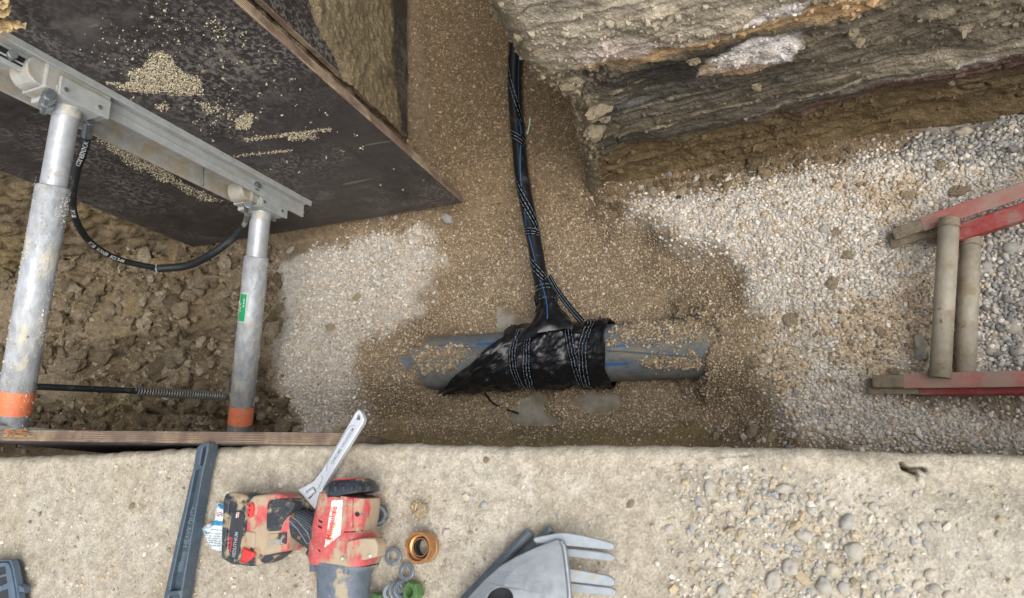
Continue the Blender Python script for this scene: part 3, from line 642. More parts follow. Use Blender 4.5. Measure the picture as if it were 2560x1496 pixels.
# ---------------------------------------------------------------- earth walls
W1 = P(1505, 485, -1.33)[:2]; W0 = P(2560, 250, -1.22)[:2]
ES = (W0 - W1) / np.linalg.norm(W0 - W1); NW = np.array([ES[1], -ES[0]])
def wall_pt(px, py):
    p = PL(px, py, (W1[0], W1[1], 0), np.array([NW[0], NW[1], 0])); return ((p[:2] - W1) @ ES, p[2])
def wreg(pts): return [wall_pt(a, b) for a, b in pts]
def build_wall():
    s = np.concatenate([np.arange(-2.4, -.2, .05), np.arange(-.2, 1.62, .0056), np.arange(1.62, 4.4, .06)]); h = np.concatenate([np.arange(-1.6, 0.001, .0056), [0.0]])
    S, H = np.meshgrid(s, h, indexing='ij'); S0 = S
    rc = .07; base = np.zeros(S.shape + (2,)); nr = np.zeros(S.shape + (2,)); ang = np.clip(-S / rc, 0, math.pi / 2)   # rounded corner into the side trench
    cc = W1 - NW * rc
    ns = NW[None, None] * np.cos(ang)[..., None] - ES[None, None] * np.sin(ang)[..., None]
    cp = sorted([(w[1], w[0]) for w in (wall_pt(a, b) for a, b in [(1512, 500), (1500, 430), (1490, 330), (1486, 275), (1455, 240), (1405, 212), (1352, 150), (1328, 80), (1290, 5), (1270, -40)])])
    sh = np.interp(H, [q[0] for q in cp], [q[1] for q in cp]) * np.where(S > 0, sstep(.45, 0, S), 1); base_sh = sh[..., None] * ES; S = S + sh * (S > 0)
    base = base_sh + cc + ns * rc + np.where(S0 > 0, S0, 0)[..., None] * ES - np.where(S0 < -rc * math.pi / 2, -S0 - rc * math.pi / 2, 0)[..., None] * NW
    # relief
    tilt = S * 0.02
    clay = sstep(-.05, .05, sdist(wreg([(1480, 200), (1700, 190), (2000, 190), (2300, 120), (2700, 60), (2700, 180), (2250, 250), (1900, 330), (1500, 400)]), S + .03 * fbm(S * 7, H * 7), H + .03 * fbm(S * 7 + 50, H * 7)))
    d = 0.035 * fbm(S * 2.3, H * 2.3, 4, .5, 61) + 0.016 * fbm(S * 9, H * 12, 5, .62, 62)
    d = d + 0.0060 * fbm(S * 1.5, H * 60, 4, .62, 63) * (0.3 + clay) + .0022 * fbm(S * 2.2, H * 150, 3, .6, 67) * clay
    ridg = 1 - np.abs(fbm(S * 1.6 + .8 * fbm(S * 3, H * 3), H * 16 + 2 * fbm(S * 1.5, H * 2), 3, .5, 64)); d = d + 0.009 * ridg ** 6
    lum = lumps(S, H, .11, 11, .55) * .45 + lumps(S, H, .05, 12, .55) * .7 + lumps(S, H, .022, 13, .6) * .9 + lumps(S, H, .012, 14, .6) * .9
    rough = np.clip(sstep(-.25, .35, fbm(S * 2.6, H * 5, 4, .6, 65)) + .5 * sstep(.12, 0, S0) - .80 * clay, 0.02, 1.1)
    rough = rough * (1 - .6 * sstep(-1.0, -1.08, H)) * (1 - .66 * sstep(-.55, -.35, H))
    d = d + lum * rough + .003 * fbm(S * 50, H * 70, 3, .6)
    d = d + .02 * sstep(-.60, -.25, H) - .045 * sstep(-.9, -1.1, H) + .06 * sstep(-1.2, -1.4, H)
    d = d * (.35 + .65 * sstep(0, .16, S0))
    d = d - .030 * sstep(0.02, 0.0, np.abs(fbm(S * 3.1, H * 4.3, 3, .6, 66))) * sstep(.1, .4, fbm(S * 1.3, H * 1.3, 2, .5, 68)) * .6      # cracks
    V2 = base + ns * d[..., None]; V = np.concatenate([V2, H[..., None]], -1)
    # strata colours (each has its own earth)
    c = np.zeros(S.shape + (3,)) + srgb(124, 112, 90)
    n1 = fbm(S * 6, H * 6, 5, .6, 71); wS = S + .035 * fbm(S * 9, H * 9, 4, .65, 72); wH = H + .028 * fbm(S * 9 + 30, H * 9, 4, .65, 73)
    def z(pts, col, w=.015, a=1.0):
        nonlocal c
        c = mixw(c, sstep(-w, w, sdist(wreg(pts), wS, wH)) * a, col)
    z([(1100, -200), (2000, -200), (1960, 20), (1700, 90), (1480, 150), (1430, 180), (1300, 160), (1180, 0)], srgb(178, 167, 147), .03)
    z([(1380, 160), (1500, 190), (1800, 150), (2000, 110), (2200, 60), (2300, 200), (1900, 330), (1520, 420), (1440, 300)], srgb(92, 86, 74), .03)
    z([(1440, 165), (1560, 175), (1700, 130), (1850, 90), (2050, 55), (2170, 15), (2180, 40), (2000, 85), (1880, 150), (1740, 200), (1600, 230), (1460, 215)], srgb(60, 56, 52), .02)
    z([(1432, 165), (1450, 135), (1600, 125), (1720, 85), (1900, 40), (2010, -10), (2150, -60), (2200, 0), (2020, 40), (1850, 78), (1720, 110), (1620, 142), (1500, 165)], srgb(190, 158, 118), .018)
    z([(1430, 120), (1490, 75), (1570, 72), (1640, 100), (1610, 130), (1520, 145), (1445, 158)], srgb(212, 196, 182), .015)
    z([(1840, 35), (1930, -10), (2010, -30), (1990, 5), (1900, 40)], srgb(220, 212, 204), .012)
    z([(1742, 188), (1775, 140), (1830, 110), (1910, 82), (1995, 76), (2015, 108), (1965, 155), (1880, 172), (1800, 188)], srgb(220, 214, 208), .012)
    z([(1742, 190), (1770, 145), (1800, 150), (1790, 175), (1960, 160), (1860, 192)], srgb(188, 156, 124), .012, .8)
    z([(2050, 60), (2300, -20), (2800, -150), (2800, 40), (2400, 120), (2150, 190), (2000, 200)], srgb(116, 108, 92), .03)
    z([(2150, 190), (2380, 120), (2800, 0), (2800, 100), (2480, 170), (2240, 240)], srgb(152, 142, 124), .03)
    z([(2240, 205), (2330, 170), (2480, 130), (2500, 150), (2350, 205)], srgb(188, 180, 168), .015, .8)
    z([(2100, 250), (2300, 190), (2800, 60), (2800, 140), (2350, 250), (2120, 310), (1900, 320)], srgb(84, 62, 54), .03)
    z([(1480, 400), (1900, 330), (2350, 230), (2800, 110), (2800, 260), (2300, 340), (1900, 430), (1500, 500)], srgb(104, 88, 62), .03)
    st = fbm(S * 1.6, H * 70, 4, .68, 75); c = mixw(c, sstep(.12, .5, st) * .48 * (.15 + clay), srgb(138, 129, 110)); c = mixw(c, sstep(.05, .5, -st) * .80 * (.15 + clay), srgb(66, 65, 63)); st2 = fbm(S * 1.1 + 7, H * 24, 4, .6, 85); c = mixw(c, sstep(.1, .5, st2) * .6 * clay, srgb(112, 100, 74)); c = mixw(c, sstep(.1, .5, -st2) * .5 * clay, srgb(78, 80, 80))
    # dry crumbs caught on thin ledges
    for pts in ([(1540, 292), (1640, 268), (1800, 222)], [(1540, 348), (1660, 318), (1800, 283), (1900, 262)], [(1870, 300), (1960, 270), (2060, 242), (2180, 205)], [(1620, 200), (1560, 225), (1520, 240)]):
        q = wreg(pts); dd = np.full(S.shape, 9.0)
        for a, b in zip(q[:-1], q[1:]):
            a = np.array(a); e = np.array(b) - a; tt = np.clip(((wS - a[0]) * e[0] + (wH - a[1]) * e[1]) / (e @ e), 0, 1); dd = np.minimum(dd, np.hypot(wS - a[0] - tt * e[0], wH - a[1] - tt * e[1]))
        m = np.exp(-(dd / .007) ** 2) * sstep(-.35, .25, fbm(S * 16, H * 16, 4, .65, 79)); c = mixw(c, m * .85, srgb(172, 160, 134)); V[..., :2] += ns * (m * .004)[..., None]
    c = mixw(c, np.clip(sstep(.002, .014, lum) * rough * .6, 0, 1) * sstep(-1.05, -.8, H), srgb(160, 147, 120))
    c = c * (1.02 + .24 * n1 + .14 * fbm(S * 30, H * 30, 3, .6, 77))[..., None]
    o = link('earth_wall', raw_mesh('earth_wall', V.reshape(-1, 3), grid_faces(*S.shape)[:, ::-1].copy(), 'wall_earth', True, [('Col', 'FLOAT_COLOR', c.reshape(-1, 3).clip(.01, .9)), ('Wet', 'FLOAT', (clay * .5 + .3 * sstep(-.9, -1.2, H)).ravel())]))
    o['kind'] = 'structure'
    # crumbs that stick to it
    k = RNG.choice(S.size, 3600, False, p=(lambda q: q / q.sum())(((rough.ravel() + .08) * (S.ravel() > -.1) * (S.ravel() < 1.62) * (H.ravel() < -.02))))
    pts = V.reshape(-1, 3)[k]; size = RNG.lognormal(math.log(.0042), .5, len(k)); col = c.reshape(-1, 3)[k] * RNG.uniform(.85, 1.2, (len(k), 1))
    stuff('soil_crumbs', scatter(pts, size, col.clip(.02, .7), .8), 'gravel', o)
    Vf = V
    kk = 260; ss = RNG.uniform(-.02, .9, kk); fx = (W1 + NW * .02)[None] + ss[:, None] * ES[None] + NW[None] * np.abs(RNG.normal(0, .05, (kk, 1))); sz = RNG.lognormal(math.log(.0058), .5, kk)
    stuff('loose_spoil', scatter_clods(np.stack([fx[:, 0], fx[:, 1], zfloor(fx[:, 0], fx[:, 1]) + sz * .2], -1), sz, stone_cols(kk, [(120, 104, 78), (136, 120, 94), (150, 140, 120), (104, 90, 66)])), 'earth', o)
    for px, py, sz in [(1500, 268, .030), (1478, 282, .022), (1510, 300, .020), (1492, 325, .030), (1480, 342, .022), (1420, 215, .018), (1395, 222, .014), (1725, 140, .016), (1890, 222, .018), (2135, 75, .018), (2145, 95, .016), (2128, 62, .014), (2385, 225, .010), (1340, 130, .014)]:
        q = wall_pt(px, py); i = np.argmin((S - q[0]) ** 2 + (H - q[1]) ** 2); lay(random.choice(CLODS), 'clod', Vf.reshape(-1, 3)[i], sz, o)
    return o
wall_right = build_wall()

PB_R = P(1157, 506, -1.225); PB_L = P(482, 618, -1.235)               # lower corners of the big plywood sheet
PU = PB_R - PB_L; PU[2] = 0; PW = np.linalg.norm(PU); PU /= PW; PN = np.array([PU[1], -PU[0], 0])   # PN looks into the trench
def soil_face(name, a, b, z0, z1, step, n_out, seed, c0, c1):
    a = np.array(a); b = np.array(b); L = np.linalg.norm(b - a); e = (b - a) / L
    s = np.arange(0, L + step, step); h = np.arange(z0, z1 + step * .5, step); S, H = np.meshgrid(s, h, indexing='ij')
    d = .05 * fbm(S * 2, H * 2, 4, .5, seed) + lumps(S, H, .09, 5 + seed, .7) * .5 + lumps(S, H, .04, 6 + seed, .7) * .7 + .004 * fbm(S * 40, H * 40, 3)
    Vx = a + S[..., None] * e + np.array(n_out)[:2] * d[..., None]; V = np.concatenate([Vx, H[..., None]], -1)
    c = np.zeros(S.shape + (3,)) + c0; c = mixw(c, sstep(-.2, .4, fbm(S * 5, H * 5, 4, .6, seed + 3)), c1); c = c * (1 + .15 * fbm(S * 20, H * 20, 3))[..., None]
    F = grid_faces(*S.shape)
    if np.cross(np.array([*e, 0]), (0, 0, 1)) @ np.array(n_out) < 0: F = F[:, ::-1].copy()
    o = link(name, raw_mesh(name, V.reshape(-1, 3), F, 'wall_earth', True, [('Col', 'FLOAT_COLOR', c.reshape(-1, 3)), ('Wet', 'FLOAT', np.full(S.size, .1))])); o['kind'] = 'structure'; return o
BK = -PN * 0.075
soil_face('earth_wall', (-1.475, 1.16), (PB_L - PU * 3.0 + BK)[:2], -1.55, 0.0, .0125, PN, 3, C_MUD, C_OLV)
B2A = P(1018, 341, -1.27)[:2]; B2B = P(1018, -10, -1.27)[:2]
c1 = np.array([-1.475, 1.16])
soil_face('earth_wall', c1, (c1[0] - .15, 3.6), -1.55, 0.0, .02, (1, 0, 0), 9, C_DRK * 1.2, C_MUD)
soil_face('earth_wall', (-1.6, 3.55), (-.3, 3.55), -1.55, 0.0, .03, (0, -1, 0), 12, C_MUD, C_BRD)

# ---------------------------------------------------------------- near bank: top, rolled edge and face
EDGE = np.array([P(px, py, 0)[:2] for px, py in [(-300, 1152), (0, 1143), (200, 1135), (520, 1116), (700, 1108), (1000, 1110), (1280, 1112), (1700, 1116), (2050, 1118), (2120, 1123), (2300, 1131), (2560, 1138), (2900, 1140)]])
def yedge(x): return np.interp(x, EDGE[:, 0], EDGE[:, 1]) + .004 * fbm(x * 9, x * 0 + 3, 4, .6) + .0025 * fbm(x * 45, x * 0 + 8, 3, .6)
R_PEB = px_poly([(1740, 1200), (1900, 1170), (2000, 1230), (2150, 1240), (2230, 1300), (2240, 1560), (1660, 1560), (1700, 1420)], 0)
R_DIP = px_poly([(2080, 1118), (2160, 1140), (2260, 1190), (2350, 1260), (2700, 1250), (2700, 1100)], 0)
CRACK = [np.array([P(a, b, 0)[:2] for a, b in pl]) for pl in ([(2258, 1157), (2268, 1172), (2285, 1180), (2297, 1184)], [(2268, 1172), (2290, 1172), (2312, 1170), (2322, 1176)], [(1795, 1142), (1830, 1140), (1870, 1138)])]
def ldist(line, x, y):
    dd = np.full(np.shape(x), 9.0)
    for a, b in zip(line[:-1], line[1:]):
        e = b - a; tt = np.clip(((x - a[0]) * e[0] + (y - a[1]) * e[1]) / (e @ e), 0, 1); dd = np.minimum(dd, np.hypot(x - a[0] - tt * e[0], y - a[1] - tt * e[1]))
    return dd
def zbank(x, y):
    z = .006 * fbm(x * 5, y * 5, 4, .5, 81) + .0015 * fbm(x * 26, y * 26, 4, .6, 82) + .0008 * fbm(x * 110, y * 110, 2, .6, 83)
    fl = sstep(-.2, .4, fbm(x * 6, y * 6, 3, .6, 84))
    z = z + (lumps(x, y, .009, 21, .30) * .35 + lumps(x, y, .018, 22, .15) * .25) * fl
    z = z - .020 * sstep(-.03, .03, sdist(R_DIP, x, y)) + .006 * sstep(-.04, .04, sdist(R_PEB, x, y))
    wob = .003 * fbm(x * 70, y * 70, 3)
    for l, dp in zip(CRACK, (.03, .03, .006)): z = z - dp * np.exp(-((ldist(l, x, y) + wob) / .0022) ** 2)
    return z - .008
def build_bank():
    xs = np.concatenate([np.arange(-7, -2.3, .06), np.arange(-2.3, .185, .0055), np.arange(.185, .315, .002), np.arange(.315, .62, .0055), np.arange(.62, 4.6, .06)])
    tb = np.concatenate([-np.arange(1.6, .46, -.06), -np.arange(.46, .05, -.0055), np.arange(-.05, .04, .002)])
    X, T = np.meshgrid(xs, tb, indexing='ij'); ye = yedge(X)
    r = .022; y = np.where(T < 0, ye - r + T, ye - r + r * np.sin(np.clip(T / r, 0, 1.57))); z = zbank(X, y) - np.where(T > 0, r * (1 - np.cos(np.clip(T / r, 0, 1.57))) + np.clip(T - r * 1.57, 0, 9), 0)
    # face going down
    hs = np.concatenate([[.05, .09], np.arange(.15, 1.56, .05)]); Xh, Hh = np.meshgrid(xs, hs, indexing='ij'); yh = yedge(Xh) - .012 + .02 * fbm(Xh * 5, Hh * 5, 3, .5, 88) - .05 * sstep(0, 1.4, Hh) * 0
    Xa = np.concatenate([X, Xh], 1); Ya = np.concatenate([y, np.minimum(yh, yedge(Xh))], 1); Za = np.concatenate([z, -Hh], 1)
    V = np.stack([Xa, Ya, Za], -1)
    c = np.zeros(Xa.shape + (3,)) + srgb(168, 160, 144)
    c = mixw(c, sstep(.0, .6, fbm(Xa * 4, Ya * 4, 4, .6, 91)) * .5, srgb(178, 173, 161)); c = mixw(c, sstep(.1, .6, fbm(Xa * 5 + 9, Ya * 5, 4, .6, 92)) * .45, srgb(156, 145, 122))
    c = mixw(c, sstep(-.06, .02, sdist(R_DIP, Xa, Ya)) * .5, srgb(168, 160, 140))
    c = mixw(c, sstep(-.04, .05, sdist(R_PEB, Xa, Ya)) * .4, srgb(172, 164, 146))
    c = mixw(c, sstep(-.02, .02, Ya - yedge(Xa) + .035) * .45, srgb(180, 172, 154)); c = mixw(c, sstep(.03, .1, -Za) * .7, C_MUD)
    c = mixw(c, sstep(.2, .6, fbm(Xa * 16, Ya * 16, 3, .6, 95)) * .35, srgb(196, 190, 177))
    c = c * (1 + .08 * fbm(Xa * 40, Ya * 40, 3, .6, 93))[..., None]
    o = link('ground', raw_mesh('ground', V.reshape(-1, 3), grid_faces(*Xa.shape), 'bank_earth', True, [('Col', 'FLOAT_COLOR', c.reshape(-1, 3).clip(.02, .9)), ('Wet', 'FLOAT', np.zeros(Xa.size))])); o['kind'] = 'structure'
    return o
bank = build_bank()
def flat(name, x0, x1, y0, y1, z=-.012):
    V = [(x0, y0, z), (x1, y0, z), (x1, y1, z), (x0, y1, z)]; o = link(name, raw_mesh(name, V, [[0, 1, 2, 3]], 'bank_earth', False, [('Col', 'FLOAT_COLOR', np.tile(srgb(172, 160, 136), (4, 1))), ('Wet', 'FLOAT', np.zeros(4))])); o['kind'] = 'structure'
flat('ground', -120, 120, -120, -1.52); flat('ground', -120, -6.9, -1.52, 3.5); flat('ground', 4.5, 120, -1.52, 3.5); flat('ground', -120, 120, 3.5, 120)
flat('ground', -6.9, -1.62, 1.20, 3.5, -.016); flat('ground', -.52, 4.5, 1.62, 3.5, -.016)
# right block top follows the wall line
o = link('ground', raw_mesh('ground', [(*(W1 - NW * .02), -.02), (*(W1 + ES * 4.4 - NW * .02), -.02), (4.5, 1.62, -.02), (-.52, 1.62, -.02)], [[0, 1, 2, 3]], 'bank_earth', False, [('Col', 'FLOAT_COLOR', np.tile(srgb(172, 160, 136), (4, 1))), ('Wet', 'FLOAT', np.zeros(4))])); o['kind'] = 'structure'

# stones on the bank: fine grit as one mass, the larger pebbles one by one
x, y = jgrid(-2.1, 1.0, -.46, .02, .0085); pe = sstep(-.05, .05, sdist(R_PEB, x + .05 * fbm(x * 9, y * 9), y + .05 * fbm(x * 9 + 5, y * 9)))
dip = sstep(-.03, .03, sdist(R_DIP, x, y))
x0, y0 = x, y; sel = (RNG.random(len(x)) < np.clip(.42 * sstep(-.5, .4, fbm(x * 7, y * 7, 3, .6, 97)) + .75 * pe, 0, 1) * (1 - .85 * dip)) & (y < yedge(x) - .03); x, y = x[sel], y[sel]; n = len(x)
PAL_K = [(186, 176, 156), (200, 192, 176), (170, 158, 134), (160, 158, 152), (206, 200, 188), (180, 164, 134), (150, 140, 120)]
size = RNG.lognormal(math.log(.0021), .45, n); stuff('grit', scatter(np.stack([x, y, zbank(x, y) + size * .15], -1), size, stone_cols(n, PAL_K, .08), .7, .2), 'gravel', bank)
sel = (RNG.random(len(x0)) < np.clip(.55 * pe * sstep(-.4, .3, fbm(x0 * 9, y0 * 9, 3, .6, 99)) + .012, 0, 1) * (1 - .8 * dip)) & (y0 < yedge(x0) - .03); xx, yy = x0[sel], y0[sel]; n = len(xx)
size = RNG.lognormal(math.log(.0042), .35, n); stuff('small_stones', scatter(np.stack([xx, yy, zbank(xx, yy) + size * .1], -1), size, stone_cols(n, PAL_K + [(150, 152, 152), (164, 164, 160)], .08), .65, .16), 'gravel', bank)
pts = []
def try_peb(px, py, s):
    p = P(px, py, 0); 
    if all(math.hypot(p[0] - q[0], p[1] - q[1]) > (s + q[2]) * .85 for q in pts): pts.append((p[0], p[1], s)); return True
for px, py, s in [(1955, 1222, .013), (1830, 1242, .010), (1778, 1170, .006), (2115, 1308, .018), (2148, 1300, .015), (2010, 1340, .016), (1978, 1420, .017), (1935, 1452, .015), (1962, 1478, .017), (2060, 1465, .014), (2018, 1440, .014), (2080, 1425, .015), (2140, 1380, .016), (2185, 1270, .010), (1805, 1475, .013), (1850, 1425, .010), (1640, 1410, .008), (2345, 1315, .010), (2310, 1320, .009), (2340, 1475, .011), (2290, 1400, .009), (2320, 1362, .007), (1768, 1300, .008), (2030, 1275, .010), (2085, 1300, .008), (1108, 1333, .010), (1395, 1290, .006), (1310, 1440, .005), (1120, 1360, .005), (1085, 1205, .005), (1345, 1285, .005), (1630, 1225, .005), (2330, 1435, .010), (1910, 1210, .009), (2110, 1470, .012), (2180, 1440, .010), (1700, 1390, .008), (1710, 1250, .007), (1815, 1230, .008)]: try_peb(px, py, s)
k = 0
while len(pts) < 270 and k < 6000:
    k += 1
    if random.random() < .72: px, py = random.gauss(2040, 110), random.uniform(1240, 1500)
    elif random.random() < .6: px, py = random.gauss(1850, 90), random.uniform(1180, 1496)
    else: px, py = random.uniform(1120, 2540), random.uniform(1190, 1496)
    try_peb(px, py, random.lognormvariate(math.log(.0050), .34))
for px, py, s in pts: lay(random.choice(PEBS), 'pebble', (px, py, float(zbank(np.array([px]), np.array([py]))[0]) + s * .02), s * .80, bank)
for i in range(7):
    px, py = random.uniform(20, 1700), random.uniform(1128, 1480); p = P(px, py, 0)
    lay(random.choice(CLODS), 'clod', (p[0], p[1], float(zbank(np.array([p[0]]), np.array([p[1]]))[0]) + .002), random.uniform(.004, .008), bank)

# ================================================================ THINGS IN THE TRENCH
UPZ = np.array([0, 0, 1.0])
# ---- big dark plywood sheet on the far side
def on_panel(px, py, off=0.0): return PL(px, py, PB_R + PN * off, PN)
def ply_sheet(t, a, u, n, width, z0, z1, th, seed=0, seg=40):
    """plywood core with slightly chewed edges + its dark film face (a is the lower corner on the face, u runs along the sheet)"""
    c = a + u * width / 2 - n * th / 2; c = np.array([c[0], c[1], (z0 + z1) / 2])
    bm = bmesh.new(); ring = []
    L = [(0, z0)]; 
    pts = [(width * k / seg, z0) for k in range(seg)] + [(width, z0 + (z1 - z0) * k / seg) for k in range(seg)] + [(width - width * k / seg, z1) for k in range(seg)] + [(0, z1 - (z1 - z0) * k / seg) for k in range(seg)]
    fr = []; bk = []
    for k, (p, q) in enumerate(pts):
        j = .0035 * (random.random() - .4); j2 = .0035 * (random.random() - .4)
        cx, cz = (p - width / 2), (q - (z0 + z1) / 2); s1 = 1 - j / max(abs(cx), abs(cz)); s2 = 1 - j2 / max(abs(cx), abs(cz))
        w = lambda s: a * (1, 1, 0) + u * (width / 2 + cx * s) + UPZ * ((z0 + z1) / 2 + cz * s)
        fr.append(bm.verts.new(w(s1) - n * .0006)); bk.append(bm.verts.new(w(s2) - n * th))
    m = len(fr)
    for k in range(m): bm.faces.new((fr[k], fr[(k + 1) % m], bk[(k + 1) % m], bk[k]))
    bm.faces.new(fr[::-1]); bm.faces.new(bk); bmesh.ops.recalc_face_normals(bm, faces=bm.faces)
    core = t.part('board', bm_out(bm), 'ply_edge')
    i = .004
    V = [a * (1, 1, 0) + u * x + UPZ * zz + n * .0006 for x, zz in ((i, z0 + i), (width - i, z0 + i), (width - i, z1 - i), (i, z1 - i))]
    t.part('film_face', (V, [[0, 1, 2, 3]]), 'film_face')
    V = [a * (1, 1, 0) + u * x + UPZ * zz - n * (th + .001) for x, zz in ((i, z0 + i), (width - i, z0 + i), (width - i, z1 - i), (i, z1 - i))]
    t.part('film_face', (V, [[3, 2, 1, 0]]), 'film_face')
    # veneer lines on the edges
    for k in range(4):
        o_ = th * (k + 1) / 5
        t.part('veneer_layer', box(a * (1, 1, 0) + u * (width - .0003) - n * o_ + UPZ * (z0 + z1) / 2, u * .004, n * .0011, UPZ * (z1 - z0 - .02)), 'veneer', parent=core)
    return core
pt = Thing('plywood_panel', (*(PB_L + PU * PW / 2)[:2], PB_L[2]), 'large dark film faced plywood panel behind the aluminium rail', 'plywood panel')
ZT = .50
ply_sheet(pt, PB_L, PU, PN, PW, PB_L[2], ZT, .028)
# sandy dirt clinging to the face
def sand_on(t, plane_fn, polys, specks, streaks, nrm, name='sand_patch'):
    pts = []; 
    for poly, cnt in polys:
        q = np.array([plane_fn(a, b) for a, b in poly]); a0 = np.array(poly, float); lo, hi = a0.min(0), a0.max(0)
        got = 0
        for _ in range(cnt * 6):
            if got >= cnt: break
            x, y = random.uniform(lo[0], hi[0]), random.uniform(lo[1], hi[1])
            wob = 14 * float(fbm(np.array([x * .03]), np.array([y * .03]), 4, .6)[0])
            sd_ = float(sdist(a0, np.array([x]), np.array([y]))[0]) + wob
            if sd_ > random.uniform(-4, 6): pts.append(plane_fn(x, y)); got += 1
    for (x0, y0, x1, y1, cnt, sp) in streaks:
        for _ in range(cnt):
            f = random.random(); pts.append(plane_fn(x0 + (x1 - x0) * f + random.gauss(0, sp), y0 + (y1 - y0) * f + random.gauss(0, sp)))
    for (x, y, r, cnt) in specks:
        for _ in range(cnt): pts.append(plane_fn(x + random.gauss(0, r), y + random.gauss(0, r)))
    pts = np.array(pts); n = len(pts); size = RNG.lognormal(math.log(.0017), .35, n)
    V, F, C = scatter(pts + nrm * .0004, size, stone_cols(n, [(200, 190, 162), (190, 178, 148), (210, 200, 174), (178, 165, 136)]), .8, .25, True)
    o = t.part(name, (V, F), 'gravel', kind='stuff', attrs=[('Col', 'FLOAT_COLOR', C)])
fn = lambda a, b: on_panel(a, b, .001)
specks = []
for _ in range(150):
    x = random.uniform(300, 1080); y = random.uniform(20, 480)
    if (y > (x - 548) * .8237 + 14) and (y < 80 + .558 * x - 6 or x > 760): specks.append((x, y, random.choice((1.0, 1.5, 2.5)), random.choice((2, 3, 5, 9))))
sand_on(pt, fn, [([(385, 135), (420, 128), (440, 165), (505, 200), (508, 235), (430, 240), (380, 215), (330, 208), (320, 180), (360, 170)], 3000), ([(265, 205), (330, 205), (420, 225), (400, 238), (300, 222)], 700), ([(588, 300), (615, 280), (632, 290), (625, 318), (590, 325)], 500),
    ([(485, 250), (520, 262), (565, 268), (568, 276), (530, 275), (538, 288), (520, 285)], 150), ([(385, 258), (425, 262), (420, 280), (385, 272)], 110), ([(240, 336), (300, 355), (400, 420), (480, 465), (560, 505), (520, 500), (420, 460), (300, 395), (240, 350)], 2600)],
    specks + [(575, 290, 6, 40), (540, 75, 14, 60), (430, 60, 40, 90), (560, 290, 40, 90), (300, 110, 40, 60)], [(612, 350, 830, 322, 420, 2.5), (720, 345, 790, 340, 240, 4), (585, 391, 735, 376, 170, 2.0)], PN)

# ---- second board lining the side trench, plastered with soil
B2d = np.array([*(B2B - B2A), 0]); B2L = np.linalg.norm(B2d) + .5; B2u = B2d / np.linalg.norm(B2d); B2n = np.array([B2u[1], -B2u[0], 0])
A2 = np.array([*B2A, -1.27])
bt = Thing('side_board', (*(A2 + B2u * B2L / 2)[:2], -1.27), 'soil plastered dark board lining the narrow side trench', 'plywood panel')
ply_sheet(bt, A2, B2u, B2n, B2L, -1.27, .05, .021)
on_b2 = lambda a, b: PL(a, b, A2, B2n)
def b2uv(a, b): p = on_b2(a, b); return ((p - A2) @ B2u, p[2])
def soil_coat():
    q = [b2uv(a, b) for a, b in [(760, -30), (775, 20), (805, 95), (845, 175), (868, 240), (880, 290), (930, 315), (975, 325), (1000, 338), (1006, 300), (990, 200), (985, 60), (975, -30)]]
    xs = np.arange(-.02, B2L * .9, .0065); zs = np.arange(-1.28, 0, .0065); X, Z = np.meshgrid(xs, zs, indexing='ij')
    sd_ = sdist(q, X + .03 * fbm(X * 9, Z * 9, 4, .6, 3), Z + .03 * fbm(X * 9 + 7, Z * 9, 4, .6, 3)); m = sd_ > -.004
    d = .012 * sstep(-.004, .05, sd_) * (1 + fbm(X * 8, Z * 8, 4, .6, 5)) + lumps(X, Z, .03, 3, .6) * .35 * sstep(0, .04, sd_) + lumps(X, Z, .012, 5, .6) * .6 * sstep(0, .02, sd_) + .002
    V = A2 * (1, 1, 0) + X[..., None] * B2u + Z[..., None] * UPZ + B2n * d[..., None]
    F = grid_faces(*X.shape); F = F[m.ravel()[F].all(1)]; used = np.unique(F); mp = np.zeros(X.size, int); mp[used] = np.arange(len(used))
    c = np.zeros(X.shape + (3,)) + srgb(142, 128, 100); c = mixw(c, sstep(0, .5, fbm(X * 7, Z * 7, 4, .6, 6)) * .7, srgb(112, 101, 80)); c = c * (1 + .2 * fbm(X * 30, Z * 30, 3))[..., None]
    bt.part('stuck_soil', (V.reshape(-1, 3)[used], mp[F]), 'earth', kind='stuff', smooth=True, attrs=[('Col', 'FLOAT_COLOR', c.reshape(-1, 3)[used]), ('Wet', 'FLOAT', np.zeros(len(used)))])
soil_coat()

# ---- aluminium hydraulic shore: rail, two cylinders, hose
def rp(px, py, off): return PL(px, py, PB_R + PN * off, PN)      # point at that distance in front of the big panel
r_lo = rp(757, 525, .03); r_hi = rp(8, 128, .03)
rd = r_hi - r_lo; rd /= np.linalg.norm(rd)                       # along the rail (upwards)
rs = np.cross(rd, PN); rs = rs if rs @ PU > 0 else -rs           # towards the panel's right edge
RL = 1.55; rc = r_lo - PN * .03                                   # foot of the rail on the panel face
rc = rc + rs * (-.055)
t = Thing('hydraulic_shore', (*rc[:2], rc[2]), 'grey aluminium shore rail with two hydraulic cylinders braced across the trench', 'trench shore')
mid = rc + rd * RL / 2
rail = t.part('rail', box(mid + PN * .006, rs * .200, PN * .010, rd * RL, .002), 'aluminium')
t.part('flange_lip', box(mid + rs * .096 + PN * .016, rs * .008, PN * .012, rd * (RL - .004), .002), 'aluminium', rail)
t.part('side_wall', box(mid + rs * .056 + PN * .037, rs * .010, PN * .052, rd * (RL - .001), .002), 'aluminium', rail)
t.part('wall_rib', box(mid + rs * .063 + PN * .044, rs * .006, PN * .006, rd * (RL - .003), .002), 'aluminium', rail)
t.part('side_wall', box(mid - rs * .082 + PN * .036, rs * .010, PN * .050, rd * (RL - .002), .002), 'inner_aluminium', rail)
t.part('channel_bed', box(mid - rs * .013 + PN * .0125, rs * .126, PN * .003, rd * (RL - .005)), 'inner_aluminium', rail)
def rail_at(px, py, off): # distance along the rail for a spot of the photograph
    return (rp(px, py, off) - rc) @ rd
